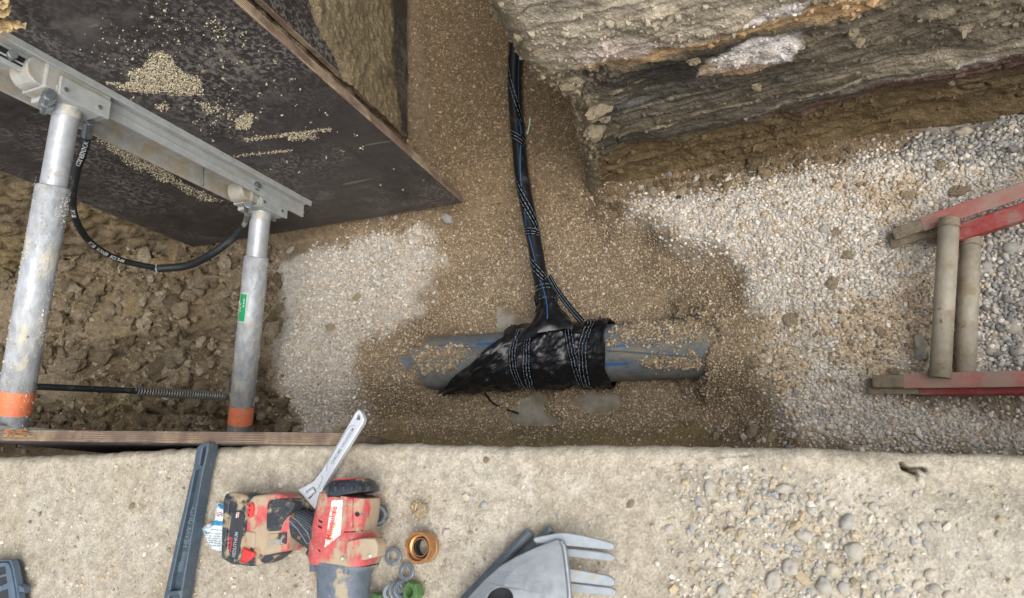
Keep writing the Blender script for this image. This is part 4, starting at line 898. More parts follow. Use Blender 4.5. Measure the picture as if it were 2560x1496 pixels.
def bolt(par, c, ax, r, h, name='bolt'):
    d, s, u = frame(ax); wv = [c + d * .0 ]
    b_ = t.part(name, lathe(c, ax, [(0, r * 1.6), (.003, r * 1.6), (.003, r * .5)], 24), 'steel_bolt', par)
    V = []; 
    for hh in (.003, .003 + h):
        for k in range(6): a = k * math.pi / 3; V.append(c + d * hh + r * (math.cos(a) * s + math.sin(a) * u))
    t.part(name, (V, [[0, 1, 7, 6], [1, 2, 8, 7], [2, 3, 9, 8], [3, 4, 10, 9], [4, 5, 11, 10], [5, 0, 6, 11], [6, 7, 8, 9, 10, 11]]), 'steel_bolt', par)
for px, py in ((163, 209), (655, 472)): bolt(rail, rc + rd * rail_at(px, py, .05) + rs * .0615 + PN * .036, rs, .011, .010)
# release pin and slot near the top
h0 = rail_at(12, 158, .05); t.part('slot', box(rc + rd * h0 + rs * .056 + PN * .038, rs * .018, PN * .026, rd * .07), 'void_dark', rail)
t.part('pin', cyl(rc + rd * h0 + rs * .055 + PN * .038, rc + rd * (h0 + .01) + rs * .085 + PN * .042, .012, seg=16, cham=.002), 'steel_bolt', rail)
h1 = rail_at(533, 440, .07); t.part('pin', cyl(rc + rd * h1 - rs * .01 + PN * .015, rc + rd * (h1 - .005) - rs * .01 + PN * .095, .0045, seg=12), 'steel_bolt', rail)
def shore_cylinder(far_px, near_px, zn, joint_px, band_px, rr, rs_r):
    """bracket in the channel, thin rod, thick sleeve, orange band"""
    f = rp(*far_px, .095); n_ = P(near_px[0], near_px[1], zn); n_[2] = zn
    d = (n_ - f) / np.linalg.norm(n_ - f); L = np.linalg.norm(n_ - f)
    hb = (f - rc) @ rd; so = (f - rc) @ rs
    br = t.part('bracket', box(rc + rd * hb + rs * (so - .004) + PN * .05, rs * .090, PN * .076, rd * .19, .004), 'inner_aluminium')
    t.part('ear', cyl(rc + rd * (hb + .10) + rs * (so - .040) + PN * .045, rc + rd * (hb + .10) + rs * (so + .03) + PN * .045, .040, seg=28, cham=.003), 'inner_aluminium', br)
    t.part('saddle_block', box(rc + rd * hb + rs * so + PN * .082, rs * .112, PN * .034, rd * .13, .004), 'aluminium', br)
    t.part('saddle_block', box(rc + rd * (hb - .01) + rs * (so + .052) + PN * .070, rs * .010, PN * .055, rd * .15, .002), 'aluminium', br)
    for q in (-.05, .05): t.part('rivet', cyl(rc + rd * (hb + q) + rs * (so + .056) + PN * .078, rc + rd * (hb + q) + rs * (so + .062) + PN * .078, .006, seg=12), 'steel_bolt', br)
    # where the sleeve starts: fraction along the axis seen in the photograph
    def along(q):
        best = min(range(401), key=lambda k: abs(proj_y(f + d * L * k / 400) - q)); return L * best / 400
    j = along(joint_px); rod = t.part('rod', cyl(f - d * .02, f + d * (j + .05), rr, seg=40), 'rod_metal', smooth=True)
    t.part('collar', lathe(f - d * .005, d, [(0, rr + .001), (0, rr + .002), (.026, rr + .002), (.028, rr + .0005)], 40), 'cylinder_metal', rod, smooth=False)
    sl_ = t.part('sleeve', tube([f + d * j, f + d * (j + .004), f + d * (L + .02)], [rs_r - .005, rs_r, rs_r], 48), 'cylinder_metal', smooth=False)
    for p in sl_.data.polygons: p.use_smooth = len(p.vertices) == 4
    b0, b1 = along(band_px[0]), along(band_px[1])
    bd = t.part('orange_band', tube([f + d * b0, f + d * b1], [rs_r + .0007, rs_r + .0007], 48, False), 'orange_band', sl_, smooth=True)
    return f, d, L, sl_, along, bd
def proj_y(p):
    q = np.array(p) - (0, 0, CAMH); v = AX * q[0] + AY * q[1] + AZ * q[2]; return CY + FPX * v[1] / v[2]
f1, d1, L1, s1_, al1, b1_ = shore_cylinder((168, 272), (28, 1062), -.10, 466, (978, 1036), .0335, .0425)
f2, d2, L2, s2_, al2, b2_ = shore_cylinder((652, 533), (597, 1090), -1.02, 641, (1016, 1060), .0385, .0460)
def splash(f, d, r, L0, L1, cnt, par):
    _, s, u = frame(d); pts = []
    for _ in range(cnt // 14):
        l, a = random.uniform(L0, L1), random.uniform(0, 6.28)
        for _ in range(random.choice((4, 8, 14, 30))): q = a + random.gauss(0, .22); pts.append(f + d * (l + random.gauss(0, .02)) + (r + .0003) * (math.cos(q) * s + math.sin(q) * u))
    pts = np.array(pts); n = len(pts); V, F, C = scatter(pts, RNG.lognormal(math.log(.0016), .4, n), stone_cols(n, [(196, 190, 170), (182, 172, 148), (206, 202, 188)]), .7, .25, True)
    t.part('cement_splash', (V, F), 'gravel', par, kind='stuff', attrs=[('Col', 'FLOAT_COLOR', C)])
splash(f1, d1, .0425, .22, L1 - .02, 1500, s1_); splash(f2, d2, .0460, .18, L2 - .02, 1500, s2_)
# green sticker on the lower sleeve
def on_sleeve(f, d, r, l0, a0, VF, ax=1.0, par=None, name='sticker', mat='green_sticker'):
    """wrap flat x (along the sleeve), y (around it)"""
    _, s, u = frame(d); V = np.asarray(VF[0]); out = []
    for x, y, z in V:
        a = a0 + y / r; out.append(f + d * (l0 + x) + (r + z) * (math.cos(a) * s + math.sin(a) * u))
    return t.part(name, (np.array(out), VF[1]), mat, par)
def rect(w, h, nx=12, ny=10, z=0.0, rnd=.006):
    xs = np.linspace(-w / 2, w / 2, nx); ysr = np.linspace(-h / 2, h / 2, ny); V = [(x, y, z) for x in xs for y in ysr]
    return np.array(V), [[i * ny + j, (i + 1) * ny + j, (i + 1) * ny + j + 1, i * ny + j + 1] for i in range(nx - 1) for j in range(ny - 1)]
_, sA, uA = frame(d2); toc = np.array([0, 0, CAMH]) - (f2 + d2 * L2 * .45)
ang = math.atan2(toc @ uA, toc @ sA); g0 = (al2(733) + al2(806)) / 2; gl = al2(806) - al2(733)
lside = np.sign((frame(d2)[1]) @ PU); ga = ang + (1.05 if (math.cos(ang + 1.0) * sA + math.sin(ang + 1.0) * uA) @ PU < (math.cos(ang - 1.0) * sA + math.sin(ang - 1.0) * uA) @ PU else -1.05) * .75
on_sleeve(f2, d2, .0460, g0, ga, rect(gl, .036, z=.0006), par=s2_, name='sticker_border', mat='sticker_border')
on_sleeve(f2, d2, .0460, g0, ga, rect(gl - .008, .030, z=.0012), par=s2_)
for yy, xs_ in ((.006, (-.030, -.018, -.006)), (-.008, (-.012, .002, .014))):
    for x_ in xs_:
        rv = rect(.009, .0045, 3, 3, .0018); rv[0][:, 0] += x_; rv[0][:, 1] += yy; on_sleeve(f2, d2, .0460, g0, ga, rv, par=s2_, name='sticker_print', mat='white_print')
# fittings and the hose between the two brackets
def nipple(a, d, rs_, ls, par, mat='steel_bolt'):
    prof = []; h = 0
    for r, l in zip(rs_, ls): prof += [(h, r), (h + l, r)]; h += l
    prof = [(0, .001)] + prof + [(h, .001)]; return t.part('fitting', lathe(a, d, prof, 12), mat, par)
fa = rp(125, 232, .105); fb = rp(108, 285, .125); fd = (fb - fa) / np.linalg.norm(fb - fa)
nipple(fa, fd, (.014, .017, .015, .018, .013, .010), (.012, .02, .012, .014, .018, .012), s1_)
fh = rp(223, 318, .10); h_pts = [fh, rp(217, 352, .12), rp(206, 390, .15), rp(192, 430, .16), rp(181, 500, .21), rp(193, 558, .24), rp(232, 612, .26), rp(300, 650, .27), rp(395, 672, .27)]
h2 = [rp(395, 672, .27), rp(470, 664, .26), rp(530, 635, .24), rp(580, 597, .19), rp(605, 570, .16)]
f6 = rp(622, 508, .115); h3 = [rp(603, 573, .16), rp(614, 555, .13), rp(618, 535, .12)]
hose = t.part('hose', tube(smooth_path(h_pts), .0115, 14), 'dark_rubber', smooth=True)
t.part('hose_guard', tube(smooth_path(h2), [.0155] * 33, 14), 'dark_rubber', hose, smooth=True)
t.part('hose_tail', tube(smooth_path(h3), .0105, 14), 'spring_steel', hose, smooth=True)
dd_ = h2[1] - h2[0]; t.part('clip_ring', lathe(h2[0] - .002 * dd_ / np.linalg.norm(dd_), dd_, [(0, .0155), (0, .019), (.004, .019), (.004, .0155)], 24, True), 'cylinder_metal', hose)
nipple(rp(224, 298, .09), h_pts[1] - h_pts[0], (.013, .016, .014, .0145), (.01, .018, .012, .03), s1_)
nipple(f6 + (f6 - h3[2]) * .0, h3[2] - f6, (.012, .016, .0145, .0145), (.01, .02, .012, .018), s2_)
def text_on_path(path, r, s, start, size, flip=1, par=None, roll=0.0, mat='white_print'):
    """lettering along a tube on the side turned to the open sky"""
    pts = np.array(smooth_path(path, 14)); fr = path_frames(pts); seg = np.linalg.norm(np.diff(pts, axis=0), axis=1); cum = np.concatenate([[0], np.cumsum(seg)])
    V, F = text(s, size, 0, size * .03); out = []
    for x, y, z in V:
        L_ = start + (x if flip > 0 else -x); k = min(max(np.searchsorted(cum, L_) - 1, 0), len(seg) - 1); tt = (L_ - cum[k]) / seg[k]
        p = pts[k] + (pts[k + 1] - pts[k]) * tt; d, s_, u = fr[k]; toc_ = np.array([0, -.1, CAMH + .3]) - p; toc_ = toc_ - d * (toc_ @ d); toc_ /= np.linalg.norm(toc_); side = np.cross(toc_, d)
        a = (y - size * .36) / r + roll; out.append(p + (r + .0006) * (math.cos(a) * toc_ + math.sin(a) * side * (1 if flip > 0 else -1)))
    return np.array(out), F
sp = [np.linalg.norm(a - b) for a, b in zip(smooth_path(h_pts)[:-1], smooth_path(h_pts)[1:])]; HL = sum(sp)
t.part('lettering', text_on_path(h_pts, .0115, 'P.T-SE   WINNER   EC215-04', HL - .34, .0165, -1 if False else 1, roll=0), 'white_print', hose)
t.part('lettering', text_on_path(h_pts, .0115, 'WINNER EC215', .05, .0165), 'white_print', hose)
t.part('lettering', text_on_path(h_pts, .0115, 'P.T-SE', .40, .0165), 'white_print', hose)
# lower line with its coil guard, between the near ends of the cylinders
ga_ = P(70, 966, -.30); gb_ = P(335, 978, -.62); gc_ = P(556, 990, -.96)
gl_ = t.part('return_hose', tube(smooth_path([P(20, 964, -.24), ga_, gb_, gc_, P(575, 992, -1.0)]), .0105, 12), 'dark_rubber', smooth=True)
dc = gc_ - gb_; Lc = np.linalg.norm(dc); _, s_, u_ = frame(dc); dc = dc / Lc; turns = 34
t.part('coil_guard', tube([gb_ + dc * Lc * k / (turns * 10) + .0155 * (math.cos(k * .6283) * s_ + math.sin(k * .6283) * u_) for k in range(turns * 10 + 1)], .0030, 6), 'spring_steel', gl_, smooth=True)
t.part('fitting', cyl(gc_ - dc * .01, gc_ + dc * .05, .016, seg=12, cham=.002), 'steel_bolt', gl_)
# near rail, mostly behind the near sheet
nr_ = f2 + d2 * (L2 + .16); nq = np.array([nr_[0], .075, -.62])
t.part('near_rail', box(nq, PU * .19, PN * .012, UPZ * 1.35, .002), 'aluminium')

# ---- near plywood sheet standing against the bank
na = P(-60, 1101, .050); nb = P(880, 1114, -.006)
nu = nb - na; nu[2] = 0; nl = np.linalg.norm(nu); nu /= nl; nn_ = np.array([nu[1], -nu[0], 0])
npt = Thing('plywood_panel', (*(na + nu * nl / 2)[:2], -1.30), 'plywood panel on edge against the near bank, its worn top edge showing', 'plywood panel')
LEAN = nn_ * .075
def near_sheet():
    th = .025; seg = 60; V = []; F = []
    for k in range(seg + 1):
        x = nl * k / seg; zt = na[2] + (nb[2] - na[2]) * k / seg; p = np.array([*(na + nu * x)[:2], 0])
        j = [.002 * (random.random() - .5) for _ in range(4)]
        V += [p + LEAN + UPZ * (-1.30), p + UPZ * (zt + j[0]), p - nn_ * th + UPZ * (zt + j[1]), p + LEAN - nn_ * th - UPZ * 1.30]
    for k in range(seg):
        a = 4 * k; b = a + 4
        for i in range(4): F.append([a + i, b + i, b + (i + 1) % 4, a + (i + 1) % 4])
    F += [[0, 1, 2, 3], [4 * seg + 3, 4 * seg + 2, 4 * seg + 1, 4 * seg]]
    bm = bmesh.new(); vs = [bm.verts.new(v) for v in V]
    for f in F: bm.faces.new([vs[i] for i in f])
    bmesh.ops.recalc_face_normals(bm, faces=bm.faces)
    core = npt.part('board', bm_out(bm), 'dark_ply_edge')
    for off, nm in ((.0008, 1), (-th - .0008, -1)):
        q = [p_ + nn_ * off for p_ in (na * (1, 1, 0) + LEAN + UPZ * -1.29, nb * (1, 1, 0) + LEAN + UPZ * -1.29, nb * (1, 1, 0) + UPZ * (nb[2] - .002), na * (1, 1, 0) + UPZ * (na[2] - .002))]
        npt.part('film_face', (q, [[0, 1, 2, 3]] if nm > 0 else [[3, 2, 1, 0]]), 'film_face')
    for k in range(4):
        o_ = th * (k + 1) / 5; a_ = na - nn_ * o_; b_ = nb - nn_ * o_
        npt.part('veneer_layer', box((a_ + b_) / 2 - UPZ * .0012, b_ - a_, nn_ * .0015, UPZ * .006), 'veneer', core)
    for _ in range(46):
        p_ = P(random.uniform(8, 70), random.uniform(1072, 1092), na[2] + .002); a_ = random.uniform(-.35, .35); dv = np.array([math.cos(a_), math.sin(a_) * .4, random.uniform(-.1, .25)])
        npt.part('splinter', tube([p_, p_ + dv * random.uniform(.008, .022)], [.0012, .0004], 4), 'splintered_wood', core)
near_sheet()

# ---- water main with its black wrapping
L_ = np.linalg.norm(MB - MA); eF = np.array([MU[1], -MU[0], 0])       # towards the near side
wm = Thing('water_main', (*((MA + MB) / 2)[:2], MA[2] - MR), 'thick old water main across the trench, bound in black plastic wrap', 'pipe')
def mpt(s, th, r): return MA + MU * s + r * (math.cos(th) * UPZ + math.sin(th) * eF)      # th = 0 on top, + towards the camera side
barrel = wm.part('barrel', tube([MA - MU * .55, MA - MU * .02, MB + MU * .02, MB + MU * 1.1], MR, 56), 'old_pipe', smooth=True)
def m_s(px, py, r=MR):
    """(distance along, angle) on the main's surface for a spot of the photograph"""
    best = None
    for k in range(0, 161):
        th = -1.75 + 3.5 * k / 160; q = mpt(0, th, r)
        # intersect the line s -> q + MU s with the ray: minimise distance
        rr = _ray(px, py); w = np.array([rr @ AX, rr @ AY, rr @ AZ]); w /= np.linalg.norm(w); o = np.array([0, 0, CAMH])
        nrm = math.cos(th) * UPZ + math.sin(th) * eF
        if nrm @ w > -0.02: continue
        m_ = np.cross(MU, w); dist = abs((q - o) @ m_) / np.linalg.norm(m_)
        if best is None or dist < best[0]:
            A_ = np.array([MU, -w]).T; sol = np.linalg.lstsq(A_, o - q, rcond=None)[0]; best = (dist, sol[0], th)
    return best[1], best[2]
def strip(t_, s0, s1, th, w, r, mat, name, par, n=24, wob=0.0):
    V = []; F = []
    for k in range(n + 1):
        s = s0 + (s1 - s0) * k / n; c = th + wob * math.sin(k * .7)
        V += [mpt(s, c - w / 2, r), mpt(s, c + w / 2, r)]
    F = [[2 * k, 2 * k + 2, 2 * k + 3, 2 * k + 1] for k in range(n)]
    return t_.part(name, (np.array(V), F), mat, par)
for (a, b), (c_, d_), w in (((1512, 818), (1600, 812), .07), ((1512, 868), (1570, 870), .09), ((1512, 912), (1570, 908), .10), ((1190, 862), (1252, 850), .10), ((1660, 822), (1690, 818), .06)):
    s0, th0 = m_s(a, b); s1, _ = m_s(c_, d_); strip(wm, s0, s1, th0, w, MR + .0008, 'blue_stripe', 'blue_stripe', barrel)
s0, th0 = m_s(1510, 876); s1, th1 = m_s(1775, 893)
wm.part('tracer_wire', tube([mpt(s0 + (s1 - s0) * k / 20, th0 + (th1 - th0) * k / 20, MR + .0035 + .002 * math.sin(k * 1.3)) for k in range(21)], .0028, 8), 'tracer_wire', barrel, smooth=True)
s0, th0 = m_s(1050, 876); s1, th1 = m_s(1215, 868)
wm.part('tracer_wire', tube([mpt(s0 + (s1 - s0) * k / 20, th0 + (th1 - th0) * k / 20, MR + .0035) for k in range(21)], .0022, 8), 'tracer_wire', barrel, smooth=True)
# wrapping: a crumpled sleeve with a slanted left mouth
RW = MR + .014
sL_top = m_s(1262, 838, RW)[0]; sL_bot = m_s(1108, 985, RW)[0]; sR = m_s(1512, 870, RW)[0]
sNeck = m_s(1372, 812, RW)[0]
def wrap_r(s, th):
    k = RW + .009 * fbm(s * 16, th * 2.4, 4, .65, 51) + .0045 * (1 - np.abs(fbm(s * 26 - th * 3, th * 4 + s * 12, 3, .6, 53))) ** 4 + .007 * (1 - np.abs(fbm(s * 9 + 2 * th, th * 1.5 - s * 5, 3, .55, 52))) ** 5
    k = k + .020 * np.exp(-((s - sNeck) / .09) ** 2) * np.exp(-((th + .75) / .55) ** 2)           # swells towards the branch
    k = k - .006 * np.exp(-((s - (sNeck - .13)) / .02) ** 2) - .006 * np.exp(-((s - (sNeck + .09)) / .02) ** 2)
    return k
def wrapping():
    nu_, nv_ = 150, 96; th = np.linspace(-2.5, 2.5, nv_); f = np.linspace(0, 1, nu_); Fq, TH = np.meshgrid(f, th, indexing='ij')
    left = sL_top + (sL_bot - sL_top) * sstep(-.7, 1.45, TH) + .006 * np.sin(TH * 9); right = sR + .004 * np.sin(TH * 6 + 1) - .002 * TH
    S = left + (right - left) * Fq; R_ = wrap_r(S, TH)
    flare = .026 * sstep(.10, 0, (S - left)) * sstep(-.9, .2, TH) * sstep(1.7, .8, TH); R_ = R_ + flare + .004 * sstep(.02, 0, right - S)
    V = MA + S[..., None] * MU + R_[..., None] * (np.cos(TH)[..., None] * UPZ + np.sin(TH)[..., None] * eF)
    Vi = MA + S[..., None] * MU + (R_ - .0045)[..., None] * (np.cos(TH)[..., None] * UPZ + np.sin(TH)[..., None] * eF)
    G = grid_faces(nu_, nv_); n0 = nu_ * nv_; F = [list(map(int, q[::-1])) for q in G]
    i = np.arange(n0).reshape(nu_, nv_)
    for k in range(nv_ - 1): F.append([i[0, k], i[0, k + 1], n0 + i[0, k + 1], n0 + i[0, k]]); F.append([i[-1, k + 1], i[-1, k], n0 + i[-1, k], n0 + i[-1, k + 1]])
    F += [[int(a) + n0 for a in q] for q in G]
    return np.vstack([V.reshape(-1, 3), Vi.reshape(-1, 3)]), F
wrap = wm.part('plastic_wrap', wrapping(), 'wrap_film', smooth=True)
# torn tips of the film
def tip(pts, par, name='film_tip'):
    a, b, c = [np.asarray(p, float) for p in pts]; n = np.cross(b - a, c - a); n /= np.linalg.norm(n)
    m = (a + b) / 2 * .5 + c * .5 + n * .006
    V = [a, b, m + (a - b) * .18, m + (b - a) * .18, c]; V = V + [v + n * .003 for v in V]
    F = [[0, 1, 3, 2], [2, 3, 4], [6, 5, 7, 8], [8, 7, 9], [0, 2, 7, 5], [2, 4, 9, 7], [4, 3, 8, 9], [3, 1, 6, 8], [1, 0, 5, 6]]
    return wm.part(name, (np.array(V), F), 'wrap_film', par)
tip([P(1488, 812, -1.245), P(1514, 815, -1.245), P(1501, 785, -1.225)], wrap)
tip([P(1125, 968, -1.33), P(1122, 992, -1.36), P(1097, 1002, -1.36)], wrap)
tip([P(1130, 962, -1.30), P(1112, 985, -1.33), P(1140, 985, -1.33)], wrap)
wm.part('tape_tail', tube(smooth_path([P(1212, 984, -1.40), P(1232, 1008, -1.415), P(1262, 1022, -1.42), P(1296, 1034, -1.42)]), [.004] * 25, 6), 'tape_film', wrap)
# tape bands with printed lines
def band(pxs, r_off, wdt, lines=3, par=None, s_shift=0.0):
    pts = [m_s(a, b, RW) for a, b in pxs]; ths = np.array([p[1] for p in pts]); ss = np.array([p[0] for p in pts]); o_ = np.argsort(ths); ths, ss = ths[o_], ss[o_]
    n = 40; tt = np.linspace(ths[0] - .15, ths[-1] + .25, n); sc = np.interp(tt, ths, ss); V = []; m = 5
    for k in range(n):
        for j in range(m):
            s = sc[k] + wdt * (j / (m - 1) - .5); V.append(mpt(s, tt[k], float(wrap_r(np.array([s]), np.array([tt[k]]))[0]) + r_off))
    F = [[k * m + j, k * m + j + 1, (k + 1) * m + j + 1, (k + 1) * m + j] for k in range(n - 1) for j in range(m - 1)]
    tb = wm.part('tape_band', (np.array(V), [f[::-1] for f in F]), 'tape_film', wrap, smooth=True)
    PV = []; PF = []
    for li in range(lines):
        ds = wdt * ((li + .5) / lines - .5); a = tt[0] + .05
        while a < tt[-1] - .05:
            ln = random.uniform(.05, .10)
            for g in np.arange(a, a + ln, .018):
                g1 = g + random.uniform(.011, .016); w = .0013
                for (aa, s_) in ((g, -w), (g, w), (g1, w), (g1, -w)):
                    s = np.interp(aa, ths, ss) + ds + s_; PV.append(mpt(s, aa, float(wrap_r(np.array([s]), np.array([aa]))[0]) + r_off + .0012))
                q = len(PV) - 4; PF.append([q, q + 1, q + 2, q + 3])
            a += ln + .03
    wm.part('tape_print', (np.array(PV), PF), 'tape_print', tb)
band([(1300, 835), (1281, 880), (1284, 920), (1305, 965)], .002, .034)
band([(1330, 828), (1318, 880), (1318, 930), (1332, 970)], .0045, .034)
band([(1421, 800), (1425, 850), (1436, 900), (1452, 950)], .002, .036)
band([(1478, 815), (1458, 860), (1458, 910), (1468, 960)], .0045, .038)
# mud sticking on the barrel, both sides of the wrap
def crust(px_polys, cnt, sz):
    pts = []
    for poly, c_ in zip(px_polys, cnt):
        a0 = np.array(poly, float); lo, hi = a0.min(0), a0.max(0); g = 0; pr = []
        q = np.array([m_s(*v) for v in poly]); x = RNG.uniform(q[:, 0].min() - .03, q[:, 0].max() + .03, c_ * 8); y = RNG.uniform(q[:, 1].min() - .25, q[:, 1].max() + .25, c_ * 8) * MR
        sd_ = sdist(q * (1, MR), x, y) + .030 * fbm(x * 26, y * 26, 4, .65, 77); k_ = sd_ > RNG.uniform(-.012, .030, len(x)); x, y = x[k_][:c_], y[k_][:c_]; pr = list(zip(x, y / MR))
        pts += [mpt(s, th, MR + .002) for s, th in pr]
    pts = np.array(pts); n = len(pts); size = RNG.lognormal(math.log(sz), .35, n)
    V, F, C = scatter(pts, size, stone_cols(n, PAL_B + [(150, 130, 90), (160, 138, 96)]), .8, .3)
    wm.part('mud_crust', (V, F), 'gravel', barrel, kind='stuff', attrs=[('Col', 'FLOAT_COLOR', C)])
crust([[(1540, 815), (1640, 805), (1770, 800), (1780, 850), (1700, 870), (1600, 865), (1530, 850)], [(1600, 885), (1760, 890), (1770, 910), (1640, 925), (1600, 915)], [(1030, 872), (1150, 862), (1190, 878), (1130, 925), (1050, 940)], [(1512, 858), (1530, 850), (1535, 865), (1518, 868)]], (1100, 600, 700, 90), .0036)

# ---- service pipe with its spiral tape
SVC = [(1296, -60), (1292, 40), (1288, 142), (1286, 215), (1290, 285), (1297, 360), (1303, 428), (1315, 500), (1329, 570), (1340, 630), (1350, 690), (1364, 740), (1374, 790)]
SZ = [-1.28, -1.285, -1.29, -1.295, -1.30, -1.30, -1.30, -1.30, -1.30, -1.30, -1.29, -1.275, -1.255]
SP = [P(a, b, z) for (a, b), z in zip(SVC, SZ)]; SR = .0295
sv = Thing('service_pipe', tuple(SP[5] - (0, 0, SR)), 'long black blue striped service pipe from the side trench, wound with printed tape', 'pipe')
spath = np.array(smooth_path(SP, 10)); sfr = path_frames(spath); seg_ = np.linalg.norm(np.diff(spath, axis=0), axis=1); scum = np.concatenate([[0], np.cumsum(seg_)])
pipe = sv.part('barrel', tube(spath, SR, 32), 'pe_pipe', smooth=True)
def sv_pt(l, a, r):
    k = min(max(int(np.searchsorted(scum, l)) - 1, 0), len(seg_) - 1); tt = (l - scum[k]) / seg_[k]; p = spath[k] + (spath[k + 1] - spath[k]) * tt; d, s, u = sfr[k]
    return p + r * (math.cos(a) * u + math.sin(a) * s)
def sv_l(py):
    yy = [proj_y(p) for p in spath]; return float(np.interp(py, yy, scum))
sgn = 1 if sfr[5][1][0] > 0 else -1            # + angle leans to the right of the photograph
def sv_strip(l0, a0, l1, a1, w, r, mat, name, par, n=40, across=None):
    V = []; F = []; m = 4; dl, da = (l1 - l0), (a1 - a0) * SR; q = math.hypot(dl, da); nl_, na_ = -da / q, dl / q
    for k in range(n + 1):
        f = k / n
        for j in range(m):
            o_ = w * (j / (m - 1) - .5); V.append(sv_pt(l0 + dl * f + nl_ * o_, (a0 + (a1 - a0) * f + na_ * o_ / SR) * sgn, r))
    F = [[k * m + j, k * m + j + 1, (k + 1) * m + j + 1, (k + 1) * m + j] for k in range(n) for j in range(m - 1)]
    return sv.part(name, (np.array(V), F if sgn < 0 else [f[::-1] for f in F]), mat, par)
# blue stripe drifting round the barrel
st = [(60, 1.05), (140, 1.0), (220, .95), (300, .80), (345, .75), (400, .35), (460, .0), (530, -.25), (570, -.5), (610, -.25), (690, .1)]
for (y0, a0), (y1, a1) in zip(st[:-1], st[1:]): sv_strip(sv_l(y0), a0, sv_l(y1), a1, .0036, SR + .0008, 'blue_stripe', 'blue_stripe', pipe, 12)
def tape_run(y0, a0, y1, a1, w, lines):
    l0, l1 = sv_l(y0), sv_l(y1); tp = sv_strip(l0, a0, l1, a1, w, SR + .0018, 'tape_film', 'tape_band', pipe)
    dl, da = (l1 - l0), (a1 - a0) * SR; q = math.hypot(dl, da); nl_, na_ = -da / q, dl / q
    V = []; F = []
    for li in range(lines):
        o_ = w * ((li + .5) / lines - .5); f = .02
        while f < .96:
            ln = random.uniform(.010, .022) / q
            for g in np.arange(f, min(f + ln, .97), .0036 / q):
                g1 = g + random.uniform(.0022, .0030) / q
                for ff, oo in ((g, -.0013), (g, .0013), (g1, .0013), (g1, -.0013)):
                    V.append(sv_pt(l0 + dl * ff + nl_ * (o_ + oo), (a0 + (a1 - a0) * ff + na_ * (o_ + oo) / SR) * sgn, SR + .0030))
                k = len(V) - 4; F.append([k, k + 1, k + 2, k + 3])
            f += ln + .007 / q
    sv.part('tape_print', (np.array(V), F), 'tape_print', tp)
tape_run(140, -1.35, 320, 1.3, .026, 2); tape_run(330, -1.3, 372, 1.5, .036, 3); tape_run(440, -1.3, 590, 1.4, .036, 3); tape_run(575, -1.4, 592, 1.4, .034, 3); tape_run(640, -1.3, 720, 1.2, .034, 3)
tape_run(350, 1.5, 300, 2.8, .03, 2)
# funnel of film where the branch enters the main's wrapping
def neck():
    l0, l1 = sv_l(712), scum[-1]; V = []; F = []; m = 40; n = 26
    end = mpt(sNeck, -.55, MR * .75)
    for k in range(n + 1):
        f = k / n; l = l0 + (l1 - l0) * min(f / .75, 1); kk = min(max(int(np.searchsorted(scum, l)) - 1, 0), len(seg_) - 1); d, s, u = sfr[kk]; c = spath[kk]
        if f > .75: c = spath[-1] + (end - spath[-1]) * (f - .75) / .25
        rr = SR + .004 + .012 * sstep(.1, .3, f) - .006 * math.exp(-((f - .50) / .06) ** 2) + .085 * sstep(.66, 1.0, f) ** 1.4
        for j in range(m):
            a = 2 * math.pi * j / m; w = rr * (1 + (.20 * sstep(.05, .2, f)) * float(fbm(np.array([j * .55 if j < m - 3 else (m - j) * .5]), np.array([f * 7]), 3, .6, 58)[0]) + .05 * math.sin(a * 7 + f * 9) * sstep(.1, .4, f)); V.append(c + w * ((math.cos(a) * u) * (1 - .35 * sstep(.6, 1, f)) + math.sin(a) * s))
    F = [[k * m + j, k * m + (j + 1) % m, (k + 1) * m + (j + 1) % m, (k + 1) * m + j] for k in range(n) for j in range(m)]
    return np.array(V), F
nk = sv.part('film_neck', neck(), 'wrap_film', smooth=True)
for yy in (722, 731, 746, 755):
    V = []; l = sv_l(yy); q = []
    for k in range(18):
        a = -1.2 + 2.4 * k / 17; r = SR + .012
        if k % 4 == 3: continue
        V += [sv_pt(l + .004 * math.sin(a), a * sgn, r), sv_pt(l + .0026 + .004 * math.sin(a), a * sgn, r), sv_pt(l + .0026 + .004 * math.sin(a + .1), (a + .11) * sgn, r), sv_pt(l + .004 * math.sin(a + .1), (a + .11) * sgn, r)]; n_ = len(V) - 4; q.append([n_, n_ + 1, n_ + 2, n_ + 3])
    sv.part('tape_print', (np.array(V), q), 'tape_print', nk)
sv.part('blue_stripe', tube(smooth_path([P(1350, 700, -1.245), P(1362, 735, -1.225), P(1368, 775, -1.20), P(1367, 832, -1.185)]), .0022, 6), 'blue_stripe', nk)
